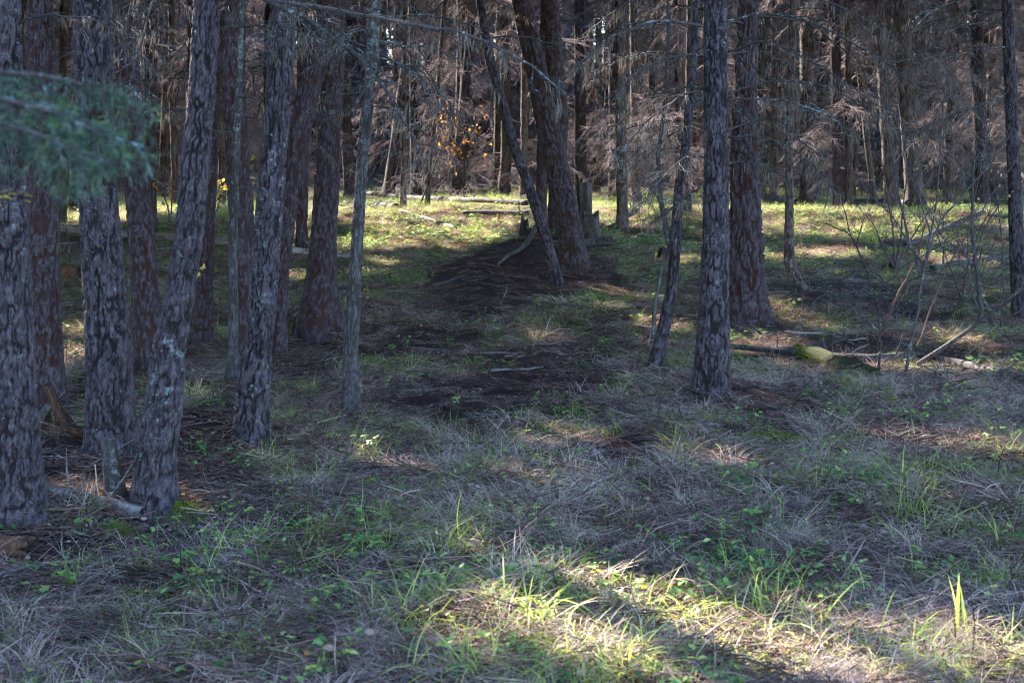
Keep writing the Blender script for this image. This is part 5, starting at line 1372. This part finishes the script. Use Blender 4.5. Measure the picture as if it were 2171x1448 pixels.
leafy('little yellow leaved twig right of the slender greenish stem', [([(540, 470), (545, 420), (541, 370), (537, 330)], 2, .2)], 13, 'leaf_yellow', 10, 23, .04, ntw=4, twl=.12)
leafy('yellow leafed seedling twig in front of the thin dark red trunk', [([(400, 640), (412, 600), (424, 568)], 2, .1)], 9.5, 'leaf_yellow', 8, 24, .035, ntw=4, twl=.08)
leafy('faint yellow leaved shrub far behind the dark trunks at right', [([(1830, 440), (1825, 390), (1815, 350)], 5, .3), ([(1830, 440), (1850, 380), (1870, 350)], 5, .3)], 44, 'leaf_yellow', 26, 25, .06, ntw=8, twl=.9)

# ------------------------------------------------------------------ foreground fir whose bough hangs in from the left
g = np.random.default_rng(66)
fb = np.array([-2.0, 2.8, 0.0]); fb[2] = float(gz(fb[0], fb[1]))
P = [fb + np.array([0, 0, z]) for z in (0, .5, 1.5, 3)]
fr, fax, frr = finish_tree('fir_tree', fb, P, [.11, .10, .095, .085], 9, g, 'green fir reaching in with a soft blurred bough at the upper left', None, M['bark_grey'], 32, .05, 3, .006, r_max=1.1, z0=2.6, ncl=500, seed=3)
def needled(P, g, nl=.022, dens=230, w=.0016):
    """needles round a twig path"""
    P = np.asarray(P); seg = np.linalg.norm(np.diff(P, axis=0), axis=1); Ls = seg.sum(); n = max(4, int(dens * Ls * 2.2))
    cum = np.concatenate([[0], np.cumsum(seg)]) / Ls
    t = g.uniform(0, 1, n); o = np.stack([np.interp(t, cum, P[:, k]) for k in range(3)], -1)
    T = norm(P[-1] - P[0]); U = norm(np.cross(T, [0, 0, 1])); V = np.cross(T, U)
    a = g.uniform(0, 6.28, n)
    d = T * g.uniform(.4, 1.0, n)[:, None] + (np.cos(a)[:, None] * U + np.sin(a)[:, None] * V * .7)
    d /= np.linalg.norm(d, axis=1)[:, None]
    s = np.cross(d, g.normal(0, 1, (n, 3))); s /= np.linalg.norm(s, axis=1)[:, None]; s *= w / 2
    e = o + d * (nl * g.uniform(.7, 1.2, n))[:, None]
    V_ = np.stack([o - s, o + s, e + s * .4, e - s * .4], 1).reshape(-1, 3)
    return V_, np.arange(n)[:, None] * 4 + np.array([[0, 1, 2, 3]]), np.repeat(np.clip(g.normal(.35, .2, n) + (g.random() ** 2 - .2) * .8, 0, 1), 4)
BOUGHS = [([(-700, 60), (-300, 150), (-50, 195), (90, 205), (200, 230), (290, 262)], 2.65, .006, 1.0), ([(-700, 120), (-300, 230), (0, 255), (120, 285), (215, 330), (285, 350)], 2.55, .005, 1.0),
          ([(-700, 90), (-250, 230), (-20, 300), (80, 330), (160, 365), (215, 385)], 2.5, .005, .9), 
          ([(-400, 60), (-100, 235), (60, 262), (150, 285), (235, 322)], 2.6, .004, 1.0)]
for k, (pts, d, r0, dn) in enumerate(BOUGHS):
    P = [A(x, y - 45, d) for x, y in pts]; z0_ = fb[2] + P[0][2]
    P = np.array([[fb[0] + .05, fb[1], P[0][2] + .15]] + P) - fb
    s = np.linspace(0, len(P) - 1, 24); P = np.stack([np.interp(s, np.arange(len(P)), P[:, q]) for q in range(3)], -1)
    tb = MB(); tb.tube(P, np.linspace(r0 * 1.5, r0 * .3, 24), 6, .6); nb_ = MB()
    for q in range(3, 24):
        for sd in (-1, 1, 0):
            T = norm(P[min(23, q + 1)] - P[q - 1]); S = norm(np.cross(T, [0, 0, 1])) * sd
            dr = norm(T * .8 + S * .8 + np.array([0, 0, -.3 - (.6 if sd == 0 else 0)]) + g.normal(0, .35, 3)); L = g.uniform(.04, .12) * (1 if q < 21 else .6)
            Q = [P[q], P[q] + dr * L * .5, P[q] + norm(dr + np.array([0, 0, -.25])) * L]
            tb.tube(Q, [.0016, .0013, .0008], 3, .6)
            nb_.add(*[(v, None, f, t) for v, f, t in [needled(Q, g, .017, 85 * dn)]][0])
            for _ in range(3):
                mpt = Q[1] + g.normal(0, .004, 3); d2 = norm(dr + g.normal(0, .7, 3) + np.array([0, 0, -.3])); Q2 = [mpt, mpt + d2 * L * .3, mpt + d2 * L * .5]
                nb_.add(*[(v, None, f, t) for v, f, t in [needled(Q2, g, .016, 85 * dn)]][0])
    br = link('bough', tb.mesh('bough', M['branch']), fr)
    link('needles', nb_.mesh('needles', M['bough']), br)['kind'] = 'stuff'
# yellow twig low at the left frame edge, its stem outside the frame
yb = np.array([-1.45, 3.35, 0]); yb[2] = float(gz(yb[0], yb[1]))
root = link('autumn_shrub', None, None, yb.tolist()); tag(root, 'blurred yellow leaved twig poking in at the left frame edge', 'shrub')
tipq = [A(-250, 640, 3.3), A(-80, 480, 3.3), A(0, 425, 3.3), A(55, 408, 3.3)]
mb = MB(); mb.tube(np.array([yb + [0, 0, -.03]] + tipq) - yb, [.006, .005, .003, .002, .001], 5); st = link('stem', mb.mesh('stem', M['shrub_stem']), root)
for k in range(14):
    x = g.uniform(-60, 58); p = A(x, 420 - (x / 60) * 8 + g.uniform(-12, 12), 3.3) - yb
    m2 = MB(); leaf(m2, np.zeros(3), np.array([1, g.normal(0, .4), g.normal(-.1, .2)]), np.array([0, g.normal(0, .3), 1]), .022, .012, g.uniform(0, 1))
    link('leaf', m2.mesh('leaf', M['leaf_yellow']), st, p.tolist())

# ------------------------------------------------------------------ grass clumps and plants one can point to
def tussock(label, px_, py_, mat, n, L, w, lean, curl, rad, seed, tint=(0, 1), group=None, name='grass_clump', windaz=None):
    g = np.random.default_rng(9000 + seed); b = G(px_, py_)
    mb = MB(); blades(mb, g, n, rad, L, w, lean, curl, tint, 0, windaz)
    o = link(name, mb.mesh(name, M[mat]), None, b.tolist()); tag(o, label, 'grass', group); return o
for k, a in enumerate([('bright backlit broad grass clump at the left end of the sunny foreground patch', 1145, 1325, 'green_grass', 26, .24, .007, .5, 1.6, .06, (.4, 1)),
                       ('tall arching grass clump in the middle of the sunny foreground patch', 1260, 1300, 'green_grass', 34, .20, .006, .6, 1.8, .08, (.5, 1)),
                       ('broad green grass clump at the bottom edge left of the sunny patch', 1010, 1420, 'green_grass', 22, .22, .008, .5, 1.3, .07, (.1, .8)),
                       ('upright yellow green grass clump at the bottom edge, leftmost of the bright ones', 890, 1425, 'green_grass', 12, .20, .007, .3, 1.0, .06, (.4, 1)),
                       ('dense straw tussock in the bottom left corner', 55, 1440, 'dry_grass', 260, .30, .0025, .7, 1.5, .08, (.3, .8)),
                       ('fine straw tussock right of the bottom left one', 260, 1400, 'dry_grass', 160, .24, .0025, .8, 1.3, .10, (.2, .8)),
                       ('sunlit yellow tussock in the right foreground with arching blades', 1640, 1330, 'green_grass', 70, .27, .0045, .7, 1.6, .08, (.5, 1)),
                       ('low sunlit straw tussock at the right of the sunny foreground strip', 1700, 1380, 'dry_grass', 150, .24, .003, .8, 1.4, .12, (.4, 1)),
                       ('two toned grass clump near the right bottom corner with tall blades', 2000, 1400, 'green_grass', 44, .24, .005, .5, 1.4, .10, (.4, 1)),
                       ('pale grass tussock at the foot of the grey plated trunk', 565, 985, 'dry_grass', 150, .26, .003, .7, 1.5, .10, (.3, .9)),
                       ('sunlit yellow grass tuft in the middle of the trail', 1150, 915, 'green_grass', 60, .22, .004, .8, 1.3, .10, (.6, 1)),
                       ('pale dry tussock left of the sunlit tuft on the trail', 1080, 945, 'dry_grass', 140, .26, .003, .7, 1.5, .10, (.2, .8)),
                       ('yellow grass tuft in the sun in front of the mound, right of the leaning trunk', 1290, 668, 'green_grass', 70, .38, .006, .6, 1.5, .14, (.6, 1)),
                       ('drooping yellow grass tuft at the foot of the leaning thin trunk', 1200, 650, 'dry_grass', 130, .38, .005, .8, 1.3, .14, (.5, 1)),
                       ('hanging grass bank tussock left of the mossy log', 1640, 822, 'dry_grass', 160, .32, .003, .8, 1.6, .14, (.2, .8)),
                       ('tall yellow grass clump in the sunny grass right of the furrowed trunk', 1850, 520, 'green_grass', 60, .6, .010, .4, .9, .2, (.5, 1)),
                       ('dry tussock on the dark trail in front of the mound', 1135, 720, 'dry_grass', 110, .30, .004, .7, 1.5, .10, (.3, .8)),
                       ('grey dry tussock at the left of the open grass, high up', 810, 480, 'dry_grass', 110, .5, .007, .7, 1.5, .2, (.3, .8)),
                       ('drooping green grass clump low centre left', 850, 1120, 'green_grass', 60, .24, .004, .7, 1.5, .09, (.1, .8)),
                       ('single curled yellow grass clump above the sunny patch', 1140, 1235, 'green_grass', 8, .22, .006, .3, 1.8, .03, (.7, 1)),
                       ('pale pinkish curled grass clump at the right', 2010, 1250, 'dry_grass', 10, .22, .005, .3, 2.0, .04, (.4, .7)),
                       ('tall green bladed clump at the lower right near the yellow seed head', 1930, 1100, 'green_grass', 30, .24, .006, .35, .9, .10, (.1, .6)),
                       ('stiff upright yellow blade clump at right below the sunny patch', 2040, 1345, 'green_grass', 7, .20, .010, .15, .5, .02, (.8, 1)),
                       ('bright curled blade clump at the left of the sunny patch', 675, 1425, 'green_grass', 5, .14, .008, .3, .8, .02, (.3, .8)),
                       ]):
    tussock(a[0], a[1], a[2], a[3], a[4], a[5], a[6], a[7], a[8], a[9], k, a[10])

def plant(label, px_, py_, h, n, L, mat, seed, lobes=1, group=None, spread=.06, stems=2):
    g = np.random.default_rng(9500 + seed); b = G(px_, py_)
    root = link('leafy_plant', None, None, b.tolist()); tag(root, label, 'plant', group)
    for s in range(stems):
        mb = MB(); e = np.array([g.normal(0, spread), g.normal(0, spread), h * g.uniform(.8, 1.1)]); P = np.array([[0, 0, -.01], e * .5 + g.normal(0, .01, 3), e])
        mb.tube(P, [.0022, .0018, .001], 4); st = link('stem', mb.mesh('stem', M['shrub_stem']), root)
        for k in range(n):
            t = (k + 1) / n; p = P[1] * (1 - abs(2 * t - 1)) + (P[2] * max(0, 2 * t - 1)); m2 = MB(); az = k * 2.4 + g.normal(0, .3)
            leaf(m2, np.zeros(3), np.array([math.cos(az), math.sin(az), g.normal(.1, .25)]), np.array([g.normal(0, .3), g.normal(0, .3), 1]), L * g.uniform(.7, 1.2), L * .8, float(np.clip(g.normal(.6, .2), 0, 1)), lobes)
            link('leaf', m2.mesh('leaf', M[mat]), st, p.tolist())
    return root
for k, a in enumerate([('green leafy plant low in front of the left edge trunk', 50, 1105, .07, 5, .035, 'herb'), ('cluster of green leaves on the left foreground litter', 160, 1240, .06, 6, .045, 'herb'),
                       ('second cluster of green leaves left of the long straight stick', 105, 1225, .06, 6, .04, 'herb'), ('broad green leaves right of the second cluster, low', 100, 1275, .05, 5, .04, 'herb'),
                       ('dark green leaf rosette in the left foreground grass', 335, 1265, .05, 9, .045, 'herb'), ('tall pale green shoot with many leaves left of centre', 585, 1090, .16, 8, .028, 'herb'),
                       ('bright yellow green leaf cluster under the tall pale shoot', 570, 1125, .07, 9, .028, 'herb_pale'), ('sunny green leaf plant right of the curved grey trunk', 395, 850, .10, 6, .035, 'herb_pale'),
                       ('dark green low plant right of the curved trunk foot', 420, 960, .06, 8, .04, 'herb'), ('green plant between the curved and the plated trunk', 395, 945, .08, 6, .035, 'herb_pale'),
                       ('yellow green plant on the dark trail left of the sunlit tuft', 955, 862, .08, 6, .035, 'herb_pale'), ('green plant growing at the foot of the mossy log', 1735, 855, .08, 6, .05, 'herb'),
                       ('sunlit small plant at the foot of the furrowed trunk, highest', 1668, 665, .12, 6, .045, 'herb_pale'), ('sunlit small plant trailing right from the furrowed trunk foot', 1700, 708, .08, 6, .045, 'herb_pale'),
                       ('sunlit low leaves at the end of the sunny streak by the furrowed trunk', 1740, 725, .06, 6, .045, 'herb_pale'), ('green round leaved plant right of the shrub in the sun', 2062, 783, .09, 4, .07, 'herb'),
                       ('yellow green plant at the right edge in the sun', 2150, 785, .10, 7, .045, 'herb_pale'), ('pale leaf pairs in the right foreground', 1880, 1290, .09, 5, .035, 'herb_pale'),
                       ('pale round leaves right of centre in the foreground', 1470, 1250, .07, 5, .035, 'herb_pale'), ('tall pale leaf spray at the far right foreground', 2085, 1300, .14, 6, .03, 'herb_pale'),
                       ('dark green leaves by the moss at right', 1790, 1085, .06, 7, .04, 'herb'), ('green leaf cluster right centre under the grass', 1700, 1195, .05, 7, .04, 'herb'),
                       ('lone dark green leaves at the bottom centre left', 500, 1435, .05, 4, .04, 'herb'), ('green leaves low in the middle of the foreground', 990, 1240, .05, 7, .04, 'herb'),
                       ('dark leaf patch plant in the middle, below the trail', 850, 1035, .06, 8, .035, 'herb'), ('green leaves beside the short split log', 405, 1210, .07, 6, .04, 'herb')]):
    plant(a[0], a[1], a[2], a[3], a[4], a[5], a[6], k)

# more blades in the two sunny foreground strips, tinted bright to strengthen the sunlight
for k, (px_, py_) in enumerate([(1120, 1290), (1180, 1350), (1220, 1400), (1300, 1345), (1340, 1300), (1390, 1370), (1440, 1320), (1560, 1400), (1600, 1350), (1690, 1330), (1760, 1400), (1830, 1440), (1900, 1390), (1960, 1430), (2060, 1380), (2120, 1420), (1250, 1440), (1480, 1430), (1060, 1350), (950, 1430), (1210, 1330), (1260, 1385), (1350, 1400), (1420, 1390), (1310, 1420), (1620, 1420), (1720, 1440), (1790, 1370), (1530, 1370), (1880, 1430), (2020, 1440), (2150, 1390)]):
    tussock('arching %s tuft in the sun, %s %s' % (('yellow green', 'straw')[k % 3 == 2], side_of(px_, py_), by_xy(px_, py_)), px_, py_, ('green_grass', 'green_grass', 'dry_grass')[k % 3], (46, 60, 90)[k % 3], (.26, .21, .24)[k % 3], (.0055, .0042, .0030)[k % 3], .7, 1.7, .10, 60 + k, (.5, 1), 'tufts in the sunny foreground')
# moss cushions
def moss(label, px_, py_, rx, ry, seed):
    g = np.random.default_rng(9700 + seed); b = G(px_, py_); mb = MB(); n = 1800
    a = g.uniform(0, 6.28, n); r = np.sqrt(g.random(n)); x = rx * r * np.cos(a); y = ry * r * np.sin(a)
    z = (1 - r ** 2) * .035 * (0.5 + vnoise(x * 30, y * 30, 0 * x, seed)) + gz(b[0] + x, b[1] + y) - b[2]
    o = np.stack([x, y, z], -1); d = g.normal(0, .6, (n, 3)) + [0, 0, 1]; d /= np.linalg.norm(d, axis=1)[:, None]; s = np.cross(d, g.normal(0, 1, (n, 3))); s /= np.linalg.norm(s, axis=1)[:, None]
    l = g.uniform(.008, .018, n)[:, None]
    V = np.stack([o - s * .0035, o + s * .0035, o + d * l], 1).reshape(-1, 3)
    mb.add(V, np.arange(n)[:, None] * 3 + np.array([[0, 1, 2]]), None, np.repeat(g.random(n), 3))
    o = link('moss_cushion', mb.mesh('moss_cushion', M['moss']), None, b.tolist()); tag(o, label, 'moss')
for k, a in enumerate([('green moss cushion beside the sunny grass patch at the bottom', 1145, 1385, .13, .10), ('moss cushion at the foot of the curved grey trunk', 390, 1095, .11, .10), ('dark moss on the foot of the left edge trunk', 75, 1085, .05, .05),
                       ('moss patch in the litter left of the short split log', 255, 1130, .08, .06), ('moss patch in the grass right of centre', 2040, 1130, .14, .10), ('moss patch low at the right of the sunny patch', 1440, 1265, .10, .06),
                       ('moss mat behind between the reddish and thickest left trunks', 160, 620, .35, .3), ('moss mat in the grass below the main grey trunk', 1650, 935, .25, .12), ('moss patch near the right bottom corner', 2110, 1240, .10, .07)]):
    moss(a[0], a[1], a[2], a[3], a[4], k)

# fallen autumn leaves, each its own thing
LM = {}
g = np.random.default_rng(81)
for mt in ('leaf_orange', 'leaf_yellow', 'leaf_tan'):
    LM[mt] = []
    for q in range(5):
        m2 = MB(); leaf(m2, np.zeros(3), np.array([1, 0, g.normal(.1, .15)]), np.array([0, g.normal(0, .4), 1]), 1.0, .8 * g.uniform(.7, 1), g.uniform(0, 1), q % 2); LM[mt].append(m2.mesh('fallen_leaf', M[mt]))
spots = [(218, 1055, 'leaf_orange', 'bright orange leaf upright at the foot of the lichened stub'), (245, 1058, 'leaf_orange', 'small orange leaf right of the bright one by the lichened stub'), (347, 1141, 'leaf_orange', 'orange leaf at the tip of the long straight stick'),
         (72, 1160, 'leaf_orange', 'orange leaf right of the thick log end'), (600, 1340, 'leaf_orange', 'orange brown leaf standing in the lower left foreground'), (1400, 1340, 'leaf_orange', 'vivid orange leaf in the sunny foreground patch'),
         (100, 1370, 'leaf_orange', 'orange leaf in the grass at lower left'), (50, 1275, 'leaf_orange', 'orange leaf near the left edge'), (150, 1075, 'leaf_tan', 'pale curled leaf on the log at left'), (1055, 1250, 'leaf_yellow', 'small yellow leaf left of the sunny patch')]
for k, (x, y, mt, lb) in enumerate(spots):
    q = G(x, y, .012); tag(link('fallen_leaf', LM[mt][k % 5], None, q.tolist(), (g.normal(0, .5), g.normal(0, .5), g.uniform(0, 6.28)), g.uniform(.018, .028)), lb, 'leaf')
LG = {'leaf_orange': ('fallen orange leaf resting in the grass or litter', 'fallen orange leaves on the floor'), 'leaf_yellow': ('fallen yellow leaf resting in the grass or litter', 'fallen yellow leaves on the floor'), 'leaf_tan': ('fallen tan leaf resting in the grass or litter', 'fallen tan leaves on the floor')}
for k in range(260):
    y = math.sqrt(g.uniform(4.3 ** 2, 14 ** 2)) if k % 4 else math.sqrt(g.uniform(4.3 ** 2, 7.5 ** 2)); x = g.uniform(-.33, .33) * y
    mt = ['leaf_tan', 'leaf_orange', 'leaf_tan', 'leaf_yellow', 'leaf_tan'][k % 5]
    tag(link('fallen_leaf', LM[mt][g.integers(5)], None, (x, y, float(gz(x, y)) + g.uniform(.015, .05)), (g.normal(0, .5), g.normal(0, .5), g.uniform(0, 6.28)), g.uniform(.014, .032)), '%s, %s %s' % (LG[mt][0].split(' resting')[0], side_of(*to_px(x, y, 0)), by_xy(*to_px(x, y, 0))), 'leaf', LG[mt][1])
# small sticks
ST = []
for q in range(8):
    m2 = MB(); P = np.array([[0, 0, 0], [.35, g.normal(0, .04), g.normal(0, .02)], [.7, g.normal(0, .05), g.normal(0, .02)], [1, g.normal(0, .06), 0]])
    m2.tube(P, [.022, .02, .016, .010], 6, g.random(), True)
    for _ in range(2): p = P[g.integers(1, 3)]; m2.tube([p, p + np.array([.18, g.choice([-.15, .15]), .05])], [.010, .005], 4)
    ST.append(m2.mesh('stick', M[['wood_grey', 'wood_pale', 'wood_dark'][q % 3]]))
for k in range(210):
    y = math.sqrt(g.uniform(4.3 ** 2, 20 ** 2)); x = g.uniform(-.33, .33) * y
    if g.random() > .25 + bare(np.array([x]), np.array([y]))[0]: continue
    sk = int(g.integers(8))
    tag(link('stick', ST[sk], None, (x, y, float(gz(x, y)) + g.uniform(.01, .03)), (g.normal(0, .1), g.normal(0, .08), g.uniform(0, 6.28)), g.uniform(.12, .5)), '%s loose stick on the litter, %s %s' % (('grey', 'pale', 'dark')[sk % 3], side_of(*to_px(x, y, 0)), by_xy(*to_px(x, y, 0))), 'stick', 'small sticks on the floor')
# thin dead stems standing in the grass
for k in range(70):
    y = math.sqrt(g.uniform(4.6 ** 2, 12 ** 2)); x = g.uniform(-.33, .33) * y; m2 = MB(); h = g.uniform(.10, .26)
    P = np.array([[0, 0, -.01], [g.normal(0, .01), 0, h * .5], [g.normal(0, .03), g.normal(0, .02), h]]); m2.tube(P, [.0022, .0018, .001], 4, .2)
    for _ in range(3): t = g.uniform(.4, 1); p = P[1] * (2 - 2 * t) + P[2] * (2 * t - 1) if t > .5 else P[1]; m2.tube([p, p + np.array([g.normal(0, .03), g.normal(0, .03), .04])], [.0012, .0006], 3)
    tag(link('dead_weed', m2.mesh('dead_weed', M['wood_dark']), None, (x, y, float(gz(x, y)))), 'dark dead weed in the grass, %s %s' % (side_of(*to_px(x, y, 0)), by_xy(*to_px(x, y, 0))), 'stem', 'dead stems standing in the grass')
# labels that would otherwise be shared: say which of them it is
_by = {}
for o in scene.objects:
    if o.parent is None and o.get('label') and 'past the' not in o['label']: _by.setdefault(o['label'], []).append(o)
for _l, _os in _by.items():
    if len(_os) < 2 or len(_l.split()) > 14: continue
    _os.sort(key=lambda o: to_px(*o.location)[0])
    for k, o in enumerate(_os):
        w_ = 'leftmost' if k == 0 else 'rightmost' if k == len(_os) - 1 else ('middle' if len(_os) == 3 else ['', 'second', 'third', 'fourth', 'fifth', 'sixth', 'seventh', 'eighth', 'ninth', 'tenth', 'eleventh', 'twelfth', 'thirteenth', 'fourteenth', 'fifteenth', 'sixteenth', 'seventeenth', 'eighteenth', 'nineteenth'][min(k, 18)] + ' from left' * (len(_l.split()) < 13))
        o['label'] = _l + ', ' + w_
print('objects', len(bpy.data.objects))
